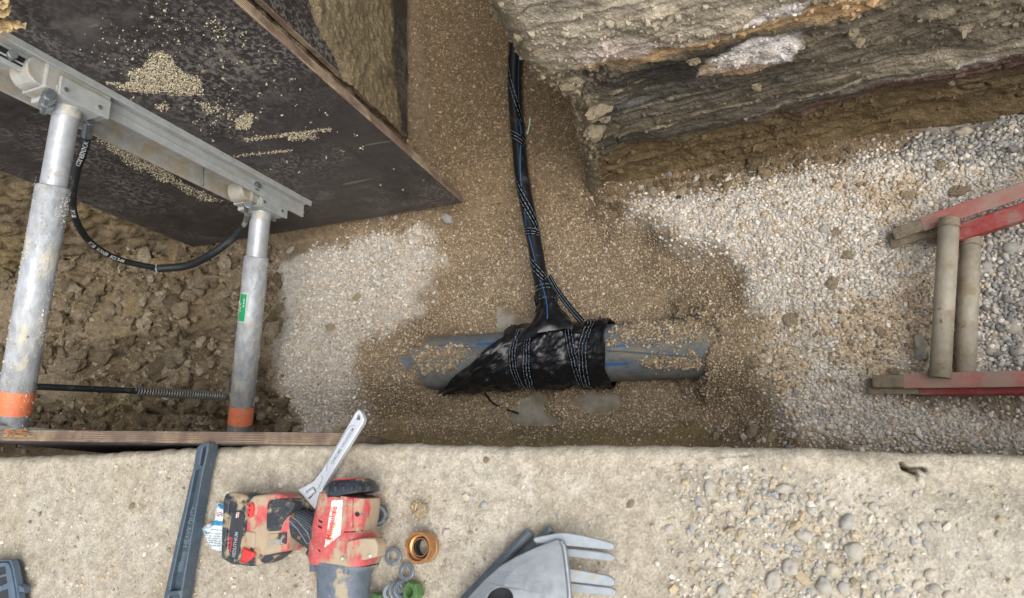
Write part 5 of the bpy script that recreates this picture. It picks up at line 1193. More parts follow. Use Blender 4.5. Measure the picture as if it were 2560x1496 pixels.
# loose end of tape stretched down to the main
lt = []
pa = [P(1372, 690, -1.28), P(1392, 725, -1.27), P(1425, 770, -1.255), P(1455, 805, -1.235)]
for off in (-5, 5):
    pass
V = []; 
tp_ = np.array(smooth_path(pa, 8)); 
for k, p in enumerate(tp_):
    w = .010 + .004 * k / len(tp_); sd2 = np.array([.75, .55, .2]); V += [p - sd2 * w, p + sd2 * w, p + sd2 * w - UPZ * .0015, p - sd2 * w - UPZ * .0015]
n_ = len(tp_); F = []
for k in range(n_ - 1):
    for i in range(4): F.append([4 * k + i, 4 * k + (i + 1) % 4, 4 * k + 4 + (i + 1) % 4, 4 * k + 4 + i])
lo = sv.part('loose_tape', (np.array(V), F), 'tape_film', nk)
for off in (-.45, .4):
    V2 = []; F2 = []
    for k in range(0, n_ - 1):
        p, q = tp_[k], tp_[k + 1]; q = p + (q - p) * .8; c = sd2 * .012 * off; w2 = sd2 * .0011; V2 += [p + c - w2 + UPZ * .0012, p + c + w2 + UPZ * .0012, q + c + w2 + UPZ * .0012, q + c - w2 + UPZ * .0012]; m_ = len(V2) - 4; F2.append([m_, m_ + 1, m_ + 2, m_ + 3])
    sv.part('tape_print', (np.array(V2), F2), 'tape_print', lo)
# clear plastic bits on the gravel beside the pipe
for a, b, c in (((1316, 330), (1323, 300), (1318, 328)), ((1327, 222), (1333, 226), (1330, 234))):
    p0, p1, p2 = [on_floor(*q, .008) for q in (a, b, c)]
    single('plastic_scrap', tube(smooth_path([p0, p0 + (.006, -.008, .002), p1 + (.004, 0, 0), p1]), .003, 6), 'sticker_border', 'small clear plastic scrap on the brown gravel, ' + ('the longer one lower down' if b[1] == 300 else 'the short curled one higher up'), 'scrap', 'plastic scraps beside the service pipe')

# ---- red painted frame with two grey tubes, half out of the picture
ra, rb = P(2232, 586, -1.17), P(2600, 460, -1.02); na_, nb_ = P(2180, 954, -1.17), P(2600, 946, -1.04)
fr_ = Thing('red_frame', (*((ra + na_) / 2)[:2], -1.24), 'faded red steel trench frame with two grey mud caked tubes, lying on the gravel', 'trench frame')
def red_rail(a, b, far):
    d = (b - a) / np.linalg.norm(b - a); s = np.cross(d, UPZ); s /= np.linalg.norm(s); u = np.cross(s, d); Lr = .95; c = a + d * (.085 + Lr / 2)
    rl = fr_.part('rail', box(c - u * .004, d * Lr, s * .046, u * .008, .0025), 'red_paint_dusty')
    fr_.part('web', box(c - u * .030 - s * (.014), d * (Lr - .004), s * .007, u * .044, .002), 'red_paint', rl)
    fr_.part('lower_beam', box(c - u * .066 + s * (.052 if far else .012) + u * (.014 if far else 0) + d * .02, d * (Lr - .02), s * .052, u * .046, .005), 'red_paint', rl)
    ft = fr_.part('foot', box(a + d * .045 - u * .010, d * .092, s * .040, u * .018, .006), 'muddy_steel')
    fr_.part('foot_plate', box(a + d * .05 - u * .032 + s * .012, d * .14, s * .05, u * .006, .002), 'muddy_steel', ft)
    fr_.part('foot_strut', box(a + d * .112 - u * .03, d * .008, s * .03, u * .034, .002), 'muddy_steel', ft)
    return rl, d, s, u
r1, d_r1, s_r1, u_r1 = red_rail(ra, rb, 1); r2, d_r2, s_r2, u_r2 = red_rail(na_, nb_, 0)
for (a, b), z0, z1, r in ((((2373, 548), (2350, 945)), -1.09, -1.105, .0285), (((2427, 596), (2411, 945)), -1.165, -1.15, .0285)):
    p, q = P(*a, z0), P(*b, z1); tb = fr_.part('tube', cyl(p, q, r, seg=36), 'muddy_tube', smooth=False)
    for pl in tb.data.polygons: pl.use_smooth = len(pl.vertices) == 4
    dd_ = (q - p) / np.linalg.norm(q - p); fr_.part('tube_collar', lathe(p + dd_ * .022, dd_, [(0, r), (0, r + .004), (.006, r + .004), (.006, r)], 36, True), 'muddy_steel', tb)
    pts = np.array([p + dd_ * f * np.linalg.norm(q - p) + UPZ * r * .97 + np.array([random.gauss(0, .008), random.gauss(0, .02), 0]) for f in ((.42,) * 22 + (.62,) * 34 + (.68,) * 20)]); pts[:, 2] -= 8 * (pts[:, 0] - (p + dd_ * .5)[0]) ** 2
    n = len(pts); V, F, C = scatter(pts, RNG.lognormal(math.log(.0042), .35, n), stone_cols(n, [(142, 124, 86), (128, 110, 78), (156, 138, 100)]), .7, .3)
    fr_.part('mud_crust', (V, F), 'gravel', tb, kind='stuff', attrs=[('Col', 'FLOAT_COLOR', C)])
for a, b in (((2325, 575), (2348, 600)), ((2318, 940), (2330, 915))):
    fr_.part('brace', cyl(P(*a, -1.15), P(*b, -1.18), .004, seg=8), 'muddy_steel')

# ================================================================ THINGS ON THE BANK
from mathutils.bvhtree import BVHTree
def decal(t_, name, pxVF, target, mat, par, off=.0006):
    """print given in photograph pixels, laid onto a built surface"""
    bv = BVHTree.FromPolygons([tuple(v) for v in target[0]], target[1]); out = []
    for x, y in np.asarray(pxVF[0])[:, :2]:
        rr = _ray(x, y); w = np.array([rr @ AX, rr @ AY, rr @ AZ]); w /= np.linalg.norm(w); hit = bv.ray_cast(Vector((0, 0, CAMH)), Vector(w))
        if hit[0] is None: hit = bv.find_nearest(Vector(P(x, y, .03)))
        n = Vector(hit[1]); n = n if n.dot(Vector(w)) < 0 else -n; out.append(np.array(hit[0]) + np.array(n) * off)
    return t_.part(name, (np.array(out), pxVF[1]), mat, par)
def dtext(s, o, dx, size, bold=0.0):
    """text in photograph pixels: o start, dx unit reading direction (image coords), letters upright to its left"""
    V, F = text(s, size, 0, bold); dx = np.array(dx, float); dx /= np.linalg.norm(dx); dy = np.array([dx[1], -dx[0]])
    return np.array([np.array(o) + v[0] * dx + v[1] * dy for v in V]), F
def dgrid(q, nx=10, ny=10):
    a, b, c, d = [np.array(p, float) for p in q]; V = []
    for i in range(nx + 1):
        for j in range(ny + 1): f, g = i / nx, j / ny; V.append((a * (1 - f) + b * f) * (1 - g) + (d * (1 - f) + c * f) * g)
    return np.array(V), [[i * (ny + 1) + j, (i + 1) * (ny + 1) + j, (i + 1) * (ny + 1) + j + 1, i * (ny + 1) + j + 1] for i in range(nx) for j in range(ny)]
def dline(pts, w):
    pts = np.array(pts, float); V = []; 
    for k in range(len(pts)):
        d = pts[min(k + 1, len(pts) - 1)] - pts[max(k - 1, 0)]; d /= np.linalg.norm(d); n = np.array([d[1], -d[0]]); V += [pts[k] + n * w / 2, pts[k] - n * w / 2]
    return np.array(V), [[2 * k, 2 * k + 2, 2 * k + 3, 2 * k + 1] for k in range(len(pts) - 1)]
def ddisc(c, r, n=16): return np.array([(c[0] + r * math.cos(6.283 * k / n), c[1] + r * math.sin(6.283 * k / n)) for k in range(n)]), [list(range(n))]

# ---- long pipe wrench, handle end in view
pw = Thing('pipe_wrench', tuple(P(470, 1300, 0)), 'long grey cast iron pipe wrench handle lying left of the impact wrench', 'wrench')
zt = .034
out_ = [(492, 1118), (505, 1108), (521, 1105), (519, 1130), (505, 1190), (494, 1250), (484, 1310), (470, 1390), (452, 1500), (440, 1570), (396, 1570), (408, 1496), (425, 1420), (442, 1340), (459, 1270), (472, 1210), (483, 1170), (487, 1140)]
hole_ = [(506, 1120), (515, 1114), (513, 1130), (505, 1164), (499, 1162), (503, 1135)]
rec_ = [(487, 1176), (502, 1174), (492, 1245), (478, 1320), (462, 1400), (450, 1476), (424, 1478), (436, 1418), (453, 1340), (468, 1272), (480, 1215)]
rec2 = [(422, 1490), (447, 1488), (438, 1562), (408, 1562)]
rim = pw.part('handle', prism(out_, .003, zt, .002, .0025, [hole_, rec_, rec2]), 'cast_iron')
web = prism([(484, 1172), (504, 1170), (494, 1245), (480, 1320), (464, 1400), (450, 1480), (440, 1566), (402, 1566), (421, 1480), (433, 1418), (450, 1340), (465, 1272), (477, 1215)], .006, .0215, .001, .0006)
webo = pw.part('web', web, 'cast_iron', rim)
decal(pw, 'lettering', dtext('900mm  HEAVY DUTY', (456, 1432), (.225, -1), 17.5, .3), web, 'iron_print', webo, .0012)
# the far end, out of the picture: jaw and nut
e0 = P(418, 1570, .018); e1 = P(392, 1680, .018); dw_ = (e1 - e0) / np.linalg.norm(e1 - e0); sw_ = np.cross(UPZ, dw_)
pw.part('heel_jaw', box(e0 + dw_ * .07, dw_ * .15, sw_ * .05, UPZ * .028, .004), 'cast_iron'); pw.part('hook_jaw', box(e0 + dw_ * .12 + sw_ * .055, dw_ * .14, sw_ * .026, UPZ * .022, .004), 'dark_steel'); pw.part('hook_jaw', box(e0 + dw_ * .18 + sw_ * .02, dw_ * .03, sw_ * .09, UPZ * .022, .004), 'dark_steel')
pw.part('knurled_nut', lathe(e0 + dw_ * .05 + sw_ * .045, dw_, [(0, .001), (0, .017), (.02, .017), (.02, .001)], 20), 'dark_steel')

# ---- cordless impact wrench
iw = Thing('impact_wrench', tuple(P(800, 1330, 0)), 'mud smeared red cordless impact wrench lying on its side', 'power tool')
K = .00076
bz = .052
bc = [(876, 1238), (872, 1265), (866, 1300), (862, 1322), (862, 1334), (864, 1345), (864, 1390), (863, 1408)]
bh = [69, 72, 72, 72, 73, 81, 81, 77]
body = loft([P(a, b, bz) for a, b in bc], (1, 0, 0), [h * K for h in bh], [.044, .046, .046, .046, .046, .049, .049, .047], 48, 3.8)
bo = iw.part('motor_housing', body, 'muddy_red_plastic', smooth=True)
iw.part('shoulder_panel', prism([(868, 1352), (905, 1346), (936, 1346), (944, 1362), (942, 1392), (905, 1402), (866, 1407), (862, 1380)], bz + .02, bz + .0515, .004, .003), 'muddy_red_plastic', bo)
iw.part('top_rib', prism([(868, 1246), (880, 1246), (879, 1322), (866, 1322)], bz + .02, bz + .0485, .003, .002), 'muddy_red_plastic', bo)
iw.part('side_rib', prism([(796, 1290), (808, 1288), (800, 1330), (792, 1400), (784, 1398), (788, 1340)], bz + .0, bz + .042, .003, .002), 'muddy_red_plastic', bo)
for c in ((800, 1396), (856, 1398), (925, 1391)): iw.part('screw', cyl(P(*c, bz + .044), P(*c, bz + .0535 if c[0] > 850 else bz + .046), .0035, seg=12, cham=.0006), 'steel_bolt', bo)
for k in range(6): iw.part('cap_notch', box(P(822 + k * 20, 1222, bz + .040), (.006, 0, 0), (0, .009, 0), (0, 0, .012), .0012), 'black_plastic', bo)
cap_ = iw.part('rear_cap', loft([P(873, 1200, bz), P(873, 1204, bz), P(874, 1214, bz), P(875, 1228, bz), P(876, 1239, bz)], (1, 0, 0), [40 * K, 52 * K, 62 * K, 69 * K, 70 * K], [.026, .034, .040, .0455, .0455], 36, 2.8), 'black_plastic', smooth=True)
iw.part('cap_disc', loft([P(872, 1197, bz), P(872, 1201, bz)], (1, 0, 0), [38 * K, 39 * K], [.024, .025], 32, 2.2), 'clean_red_plastic', cap_)
for q in ([(820, 1236), (853, 1240), (852, 1245), (820, 1241)], [(912, 1240), (938, 1235), (938, 1240), (912, 1245)]): decal(iw, 'vent', dgrid(q, 6, 3), body, 'void_dark', bo, .0012)
nose = loft([P(862, 1404, bz), P(861, 1414, bz), P(860, 1430, bz), P(858, 1500, bz), P(857, 1545, bz), P(856, 1580, bz)], (1, 0, 0), [73 * K, 73 * K, 64 * K, 60 * K, 50 * K, 22 * K], [.046, .046, .043, .041, .034, .018], 36, 2.5)
no = iw.part('nose_boot', nose, 'boot_rubber', smooth=True)
iw.part('anvil', box(P(856, 1600, bz), (.0128, 0, 0), (0, .03, 0), (0, 0, .0128), .001), 'dark_steel')
iw.part('seam_ridge', loft([P(863, 1403, bz), P(862, 1411, bz)], (1, 0, 0), [80 * K, 78 * K], [.0485, .0480], 36, 3.0), 'boot_rubber', no)
for x in (845, 866): iw.part('boot_lug', loft([P(x, 1412, bz + .042), P(x - 1, 1425, bz + .042), P(x - 1, 1438, bz + .039)], (1, 0, 0), [.006, .006, .004], [.004, .004, .003], 12), 'boot_rubber', no, smooth=True)
decal(iw, 'label', dgrid([(830, 1252), (858, 1250), (852, 1338), (812, 1370)], 8, 18), body, 'white_label', bo, .0012)
decal(iw, 'lettering', dtext('Milwaukee', (828, 1352), (.19, -1), 20, .3), body, 'clean_red_plastic', bo, .0020)
for q in ([(797, 1299), (807, 1304), (806, 1309), (797, 1304)], [(796, 1313), (806, 1318), (805, 1323), (796, 1318)], [(797, 1372), (802, 1378), (800, 1382), (796, 1376)]): decal(iw, 'vent', dgrid(q, 3, 2), body, 'void_dark', bo, .0010)
decal(iw, 'screw_hole', ddisc((893, 1286), 6), body, 'void_dark', bo, .0012); decal(iw, 'screw', ddisc((905, 1285), 4), body, 'steel_bolt', bo, .0012)
decal(iw, 'panel_line', dline([(860, 1331), (885, 1330), (907, 1327)], 4), body, 'void_dark', bo, .0010)
iw.part('hang_ring', lathe(P(945, 1288, .020), (.35, 0, 1), [(0, .013), (0, .0205), (.008, .0205), (.010, .018), (.010, .013)], 32, True), 'dark_steel')
iw.part('ring_hub', lathe(P(945, 1288, .020), (.35, 0, 1), [(0, .001), (.003, .0135), (0, .0135)], 24), 'black_plastic')
iw.part('side_lug', box(P(792, 1417, .05), (.013, 0, 0), (0, .016, 0), (0, 0, .03), .002), 'boot_rubber'); iw.part('side_tab', box(P(792, 1426, .035), (.008, 0, 0), (0, .008, 0), (0, 0, .012), .002), 'clean_red_plastic')
grip = loft([P(668, 1292, .040), P(698, 1288, .043), P(722, 1294, .045), P(750, 1310, .046), P(782, 1330, .047), P(815, 1346, .048)], (.35, .94, 0), [36 * K, 25 * K, 29 * K, 36 * K, 40 * K, 42 * K], [.026, .021, .022, .024, .026, .028], 32, 2.4)
go = iw.part('grip', grip, 'grip_rubber', smooth=True)
for off in np.linspace(-20, 20, 9):
    decal(iw, 'grip_ridge', dline([(704 + off * .0, 1288 + off), (728 + off * .1, 1290 + off * 1.15), (752 - off * .2, 1303 + off * 1.15), (774 - off * .35, 1318 + off * 1.1)], .9), grip, 'iron_print', go, .0006)
inl = [(712, 1290), (722, 1287), (745, 1304), (768, 1330), (782, 1362), (768, 1358), (744, 1322)]
decal(iw, 'grip_inlay', (np.array([(743, 1318)] + inl), [[0, k + 1, (k + 1) % 7 + 1] for k in range(7)]), grip, 'case_dark', go, .0010)
decal(iw, 'inlay_edge', dline(inl + inl[:1], 1.4), grip, 'grey_print', go, .0014)
decal(iw, 'screw', ddisc((733, 1289), 5), grip, 'copper_pin', go, .0015); decal(iw, 'screw', ddisc((749, 1344), 4.5), grip, 'copper_pin', go, .0015)
iw.part('trigger', loft([P(772, 1378, .050), P(782, 1384, .050), P(790, 1392, .050)], (0, 1, 0), [.007, .010, .009], [.008, .010, .010], 16), 'black_plastic', smooth=True); iw.part('trigger_guard', box(P(778, 1368, .055), (.020, -.003, 0), (.001, .005, 0), (0, 0, .018), .002), 'clean_red_plastic')
foot = prism([(617, 1258), (630, 1240), (690, 1232), (724, 1244), (722, 1328), (715, 1377), (650, 1391), (640, 1372), (613, 1364), (613, 1322)], .006, .072, .006, .007)
fo = iw.part('foot', foot, 'muddy_red_plastic')
iw.part('foot_boot', prism([(668, 1252), (700, 1246), (728, 1247), (738, 1266), (716, 1292), (702, 1312), (700, 1328), (664, 1330), (664, 1290)], .02, .0765, .008, .005), 'grip_rubber', fo)
iw.part('hook_mount', prism([(617, 1268), (622, 1257), (630, 1258), (632, 1272), (628, 1292), (620, 1297), (616, 1290)], .05, .079, .003, .002), 'clean_red_plastic', fo)
for c in ((625, 1264), (624, 1276), (622, 1288)): iw.part('mount_hole', cyl(P(*c, .0785), P(*c, .0796), .0022, seg=10), 'void_dark', fo)
iw.part('side_panel', prism([(613, 1327), (636, 1331), (637, 1340), (633, 1372), (611, 1362)], .05, .0755, .004, .003), 'muddy_red_plastic', fo)
bd_ = prism([(671, 1336), (716, 1331), (713, 1361), (668, 1369)], .06, .0742, .002, .0012); bdo = iw.part('badge', bd_, 'black_plastic', fo)
decal(iw, 'lettering', dtext('FUEL', (674, 1364), (1, -.10), 17, .4), bd_, 'grey_print', bdo, .0008)
batt = prism([(557, 1236), (575, 1229), (612, 1238), (640, 1234), (650, 1300), (692, 1376), (690, 1388), (664, 1408), (628, 1418), (572, 1412), (553, 1398), (550, 1370), (553, 1300)], .002, .058, .010, .009)
ba = iw.part('battery', batt, 'black_plastic')
iw.part('battery_rib', prism([(558, 1246), (574, 1244), (566, 1330), (560, 1402), (552, 1394), (554, 1320)], .03, .0625, .004, .003), 'black_plastic', ba)
lab = prism([(578, 1280), (600, 1276), (612, 1290), (602, 1350), (592, 1402), (572, 1388), (568, 1370), (573, 1320)], .04, .0605, .003, .0015); lbo = iw.part('battery_label', lab, 'case_dark', ba)
decal(iw, 'label_edge', dline([(580, 1283), (574, 1320), (570, 1370), (574, 1387), (590, 1399)], 1.4), lab, 'grey_print', lbo, .0008)
decal(iw, 'lettering', dtext('REDLITHIUM', (588, 1395), (.13, -1), 11.5, .25), lab, 'grey_print', lbo, .0008); decal(iw, 'lettering', dtext('XC5.0', (578, 1380), (.10, -1), 14, .4), lab, 'clean_red_plastic', lbo, .0008)
decal(iw, 'label_chip', dgrid([(592, 1282), (599, 1281), (597, 1294), (590, 1295)], 3, 3), lab, 'white_label', lbo, .0008); decal(iw, 'lettering', dtext('M18', (596.5, 1294), (.13, -1), 6, .2), lab, 'clean_red_plastic', lbo, .0014)
iw.part('latch', prism([(604, 1369), (634, 1382), (631, 1392), (622, 1402), (600, 1410)], .03, .066, .002, .003), 'clean_red_plastic', ba)

# ---- adjustable wrench reaching over the edge
aw = Thing('adjustable_wrench', tuple(P(800, 1190, 0)), 'shiny chrome adjustable wrench reaching over the edge of the bank', 'wrench')
z1 = .030
wo_ = [(888, 1032), (896, 1023), (905, 1034), (910, 1047), (907, 1058), (863, 1128), (827, 1187), (808, 1219), (796, 1248), (786, 1275), (768, 1252), (743, 1225), (763, 1215), (783, 1204), (804, 1177), (836, 1122)]
win = [(761, 1231), (782, 1216), (791, 1229), (771, 1250)]
wsol = prism(wo_, z1 - .013, z1, .003, .002, [[(893, 1036), (898, 1037), (900, 1050), (888, 1049)], win]); wb = aw.part('handle', wsol, 'chrome', smooth=False)
aw.part('pocket_floor', prism([(758, 1231), (782, 1213), (794, 1229), (771, 1253)], z1 - .012, z1 - .010, .001, .0005), 'void_dark', wb)
wa, wb2 = P(766, 1241, z1 - .006), P(788, 1224, z1 - .006); dww = (wb2 - wa) / np.linalg.norm(wb2 - wa); lw = np.linalg.norm(wb2 - wa)
prof = [(0, .001)]
for k in range(5): prof += [(lw * (k + .1) / 5, .0065), (lw * (k + .5) / 5, .0065), (lw * (k + .6) / 5, .0050), (lw * (k + .95) / 5, .0050)]
aw.part('worm_wheel', lathe(wa, dww, prof + [(lw, .001)], 20), 'chrome')
aw.part('movable_jaw', prism([(749, 1238), (762, 1247), (779, 1264), (787, 1277), (778, 1281), (757, 1270), (743, 1258)], z1 - .014, z1 - .004, .003, .0015), 'dark_steel')
decal(aw, 'groove', dline([(889, 1066), (884, 1063), (876, 1066), (868, 1074), (845, 1113), (825, 1147), (818, 1160), (817, 1178)], 1.3), wsol, 'galvanised', wb, .0004)
decal(aw, 'groove', dline([(804, 1188), (807, 1194), (803, 1206), (794, 1224)], 1.2), wsol, 'galvanised', wb, .0004)
decal(aw, 'lettering', dtext('CHROME VANADIUM', (832, 1163), (.52, -.854), 11, .1), wsol, 'galvanised', wb, .0005)

# ---- crumpled white and blue packet under the battery
pk = Thing('packet', tuple(P(530, 1320, 0)), 'crumpled white and blue packet poking out from under the battery', 'packet')
def packet():
    q = [P(a, b, .012)[:2] for a, b in round_poly([(537, 1258), (575, 1266), (570, 1310), (566, 1376), (540, 1378), (521, 1371), (506, 1344), (500, 1322), (512, 1312), (527, 1308), (532, 1285)], 3, 3)]
    q = np.array(q); lo, hi = q.min(0), q.max(0); xs = np.linspace(lo[0], hi[0], 46); ys = np.linspace(lo[1], hi[1], 70); X, Y = np.meshgrid(xs, ys, indexing='ij'); sd_ = sdist(q, X, Y); m = (sd_ > -.001)
    Z = .004 + .011 * sstep(-.001, .012, sd_) + .003 * fbm(X * 60, Y * 60, 3, .6) + .003 * (1 - np.abs(fbm(X * 45 + Y * 20, Y * 60, 2))) ** 4
    F = grid_faces(46, 70); F = F[m.ravel()[F].all(1)]; used = np.unique(F); mp = np.zeros(X.size, int); mp[used] = np.arange(len(used)); n = len(used)
    top = np.stack([X, Y, Z], -1).reshape(-1, 3)[used]; bot = top.copy(); bot[:, 2] = .001; F = mp[F]
    return np.vstack([top, bot]), [list(map(int, f)) for f in F] + [[int(i) + n for i in f[::-1]] for f in F]
pkv = packet(); pko = pk.part('wrapper', pkv, 'packet_white', smooth=True)
decal(pk, 'blue_band', dgrid([(529, 1303), (560, 1304), (559, 1315), (528, 1313)], 10, 4), pkv, 'packet_blue', pko, .0008); decal(pk, 'blue_edge', dgrid([(538, 1256), (572, 1264), (570, 1271), (549, 1266)], 8, 3), pkv, 'packet_blue', pko, .0008)
decal(pk, 'blue_dot', ddisc((507, 1330), 5.5), pkv, 'packet_blue', pko, .0010)
for k, (x0, x1, yy) in enumerate([(540, 556, 1282), (541, 557, 1288)]): decal(pk, 'print_line', dline([(x0, yy), (x0 + 5, yy + 2), (x0 + 10, yy - 1), (x1, yy + 2)], 2), pkv, 'packet_red', pko, .0008)
for k, (x0, x1, yy) in enumerate([(528, 560, 1324), (520, 556, 1333), (514, 556, 1339), (516, 554, 1345), (520, 553, 1351), (522, 552, 1357), (526, 552, 1363)]):
    x = x0
    while x < x1: w_ = random.uniform(3, 8); decal(pk, 'print_line', dline([(x, yy + (x - x0) * .08), (min(x + w_, x1), yy + (x + w_ - x0) * .08)], 1.5), pkv, 'packet_text', pko, .0008); x += w_ + 1.8

# ---- small fittings
bf = Thing('brass_fitting', tuple(P(1066, 1367, 0)), 'round brass pipe coupling standing open end up beside the washers', 'pipe fitting')
bfo = bf.part('collar', lathe(P(1066, 1367, .001), (-.06, .02, 1), [(0, .020), (0, .0270), (.004, .0285), (.010, .0285), (.011, .0275), (.020, .0275), (.021, .0285), (.029, .0285), (.032, .0275), (.032, .0235), (.022, .0225), (.020, .0190), (.004, .0190)], 44, True), 'brass')
bf.part('seal_ring', lathe(P(1066, 1367, .012), (-.06, .02, 1), [(0, .0165), (0, .0192), (.010, .0192), (.010, .0165)], 36, True), 'black_ring', bfo)
bf.part('inner_sleeve', lathe(P(1066, 1367, .002), (-.06, .02, 1), [(0, .0145), (0, .0165), (.022, .0165), (.022, .0150)], 36, True), 'brass', bfo); bf.part('bore', lathe(P(1066, 1367, .002), (-.06, .02, 1), [(0, .0144), (.001, .0144), (.021, .0149), (.021, .0146)], 36, True), 'black_ring', bfo)
def washer(c, z, ax, ro, ri, th, label):
    V, F = lathe(P(*c, z), ax, [(0, ri), (0, ro), (th * .8, ro), (th, ro - .001), (th, ri + .001), (th * .8, ri)], 36, True); return single('washer', (V, F), 'zinc_grey', label, 'washer', 'grey steel washers beside the impact wrench')
washer((984, 1392), .003, (0, 0, 1), .0170, .0098, .003, 'flat grey washer lying alone nearest to the impact wrench body')
washer((1017, 1430), .006, (-.1, .1, 1), .0165, .0090, .003, 'flat grey washer resting above the heap, touching the green nut')
washer((1003, 1475), .012, (.82, .25, .5), .0165, .0095, .0028, 'tilted grey washer in the heap, closest to the green nut')
washer((992, 1476), .012, (.72, .25, .62), .0165, .0095, .0028, 'tilted grey washer in the middle of the heap')
washer((979, 1482), .012, (.45, .2, .86), .0165, .0095, .0028, 'tilted grey washer leftmost in the heap with soil showing in its hole')
def green_nut(c, label):
    d, s, u = frame((-.28, .05, .96)); o = P(*c, .003); V = []; F = []; R_ = .0195; n = 24; h = .020
    def hexr(a): a = (a + math.pi / 6) % (math.pi / 3) - math.pi / 6; return R_ * .88 / math.cos(a)
    rings = [(0, 'i', .0088), (0, 'h', 1), (h - .003, 'h', 1), (h, 'h', .90), (h, 'i', .0095)]
    n = 36
    for hh, kd, r in rings:
        for k in range(n):
            a = 2 * math.pi * k / n; q = r if kd == 'i' else hexr(a) * r; V.append(o + d * hh + q * (math.cos(a) * s + math.sin(a) * u))
    m = len(rings)
    for i in range(m):
        for k in range(n): F.append([i * n + k, i * n + (k + 1) % n, ((i + 1) % m) * n + (k + 1) % n, ((i + 1) % m) * n + k])
    return single('hex_nut', (np.array(V), F), 'green_plastic', label, 'nut', 'green hex nuts')
green_nut((1042, 1479), 'green hex nut standing right of the washer heap'); green_nut((954, 1507), 'green hex nut mostly cut off below the picture, left of the washers')

# ---- galvanised saddle clamp and its studs
gs = Thing('saddle_clamp', tuple(P(1320, 1440, 0)), 'galvanised saddle clamp plate with four rounded straps and a dark hole', 'pipe clamp')
def saddle():
    q = [P(a, b, .05)[:2] for a, b in round_poly([(1382, 1352), (1392, 1348), (1403, 1352), (1411, 1370), (1419, 1436), (1424, 1500), (1420, 1620), (1150, 1620), (1130, 1540), (1171, 1496), (1217, 1448), (1255, 1414), (1292, 1391), (1340, 1368)], 6, 3)]
    hl = [P(a, b, .05)[:2] for a, b in [(1222, 1496), (1234, 1476), (1256, 1465), (1280, 1468), (1291, 1486), (1288, 1510), (1262, 1530), (1232, 1524)]]
    q = np.array(q); lo, hi = q.min(0), q.max(0); nx, ny = 110, 110; X, Y = np.meshgrid(np.linspace(lo[0], hi[0], nx), np.linspace(lo[1], hi[1], ny), indexing='ij')
    return q, hl
q_, h_ = saddle()
V, F = plate([list(q_), round_poly(h_, .01)], .006, .002)
bm = bmesh.new(); vs = [bm.verts.new(v) for v in V]
for f in F:
    try: bm.faces.new([vs[i] for i in f])
    except ValueError: pass
bmesh.ops.remove_doubles(bm, verts=bm.verts, dist=1e-5); bmesh.ops.triangulate(bm, faces=bm.faces); bmesh.ops.subdivide_edges(bm, edges=[e for e in bm.edges if e.calc_length() > .02], cuts=3, use_grid_fill=True)
V, F = bm_out(bm); cx_, cy_ = P(1262, 1497, .05)[:2]; rr_ = np.hypot(V[:, 0] - cx_, V[:, 1] - cy_); V[:, 2] += .050 + .012 * np.exp(-(rr_ / .06) ** 2) - .30 * np.clip(rr_ - .05, 0, 1) ** 1.5
sad = gs.part('plate', (V, F), 'galvanised'); gs.part('raised_edge', tube(smooth_path([P(1403, 1354, .050), P(1411, 1372, .050), P(1419, 1436, .050), P(1424, 1500, .050), P(1422, 1610, .048)], 6), .0042, 10), 'galvanised', sad, smooth=True)
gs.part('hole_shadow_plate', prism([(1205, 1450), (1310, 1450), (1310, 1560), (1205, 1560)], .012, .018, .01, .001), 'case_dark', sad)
def strap(px, z0, z1, name='strap'): return gs.part(name, prism(px, z0, z1, .006, .002), 'galvanised_finger')
strap([(1332, 1345), (1394, 1333), (1420, 1333), (1460, 1340), (1522, 1355), (1534, 1362), (1532, 1373), (1520, 1375), (1460, 1369), (1408, 1364), (1336, 1358)], .030, .040)
strap([(1395, 1370), (1460, 1375), (1525, 1384), (1535, 1392), (1534, 1402), (1524, 1404), (1460, 1397), (1400, 1390)], .010, .020)
strap([(1395, 1418), (1460, 1428), (1522, 1440), (1536, 1450), (1534, 1463), (1522, 1466), (1460, 1459), (1400, 1452)], .030, .040)
strap([(1400, 1455), (1460, 1462), (1528, 1470), (1540, 1477), (1538, 1488), (1528, 1491), (1460, 1484), (1402, 1476)], .010, .020)
gs.part('box_end', prism([(1332, 1346), (1385, 1340), (1396, 1350), (1340, 1366)], .008, .034, .001, .0015), 'galvanised')
def stud(a, b, r, label):
    p, q = P(*a, r + .004), P(*b, r + .012); d = q - p; Ls = np.linalg.norm(d); prof = [(0, .001), (0, r * .8), (.002, r)]; h = .002
    while h < Ls - .004: prof += [(h + .0009, r), (h + .0018, r * .86), (h + .0027, r)]; h += .0027
    prof += [(Ls, r * .8), (Ls, .001)]; return single('threaded_stud', lathe(p, d, prof, 20), 'zinc_grey', label, 'threaded rod', 'threaded studs by the saddle clamp')
stud((1326, 1330), (1145, 1520), .0100, 'long grey threaded stud running along the edge of the saddle clamp'); stud((1380, 1322), (1300, 1400), .0095, 'short end of a grey threaded stud peeping out above the upper strap')

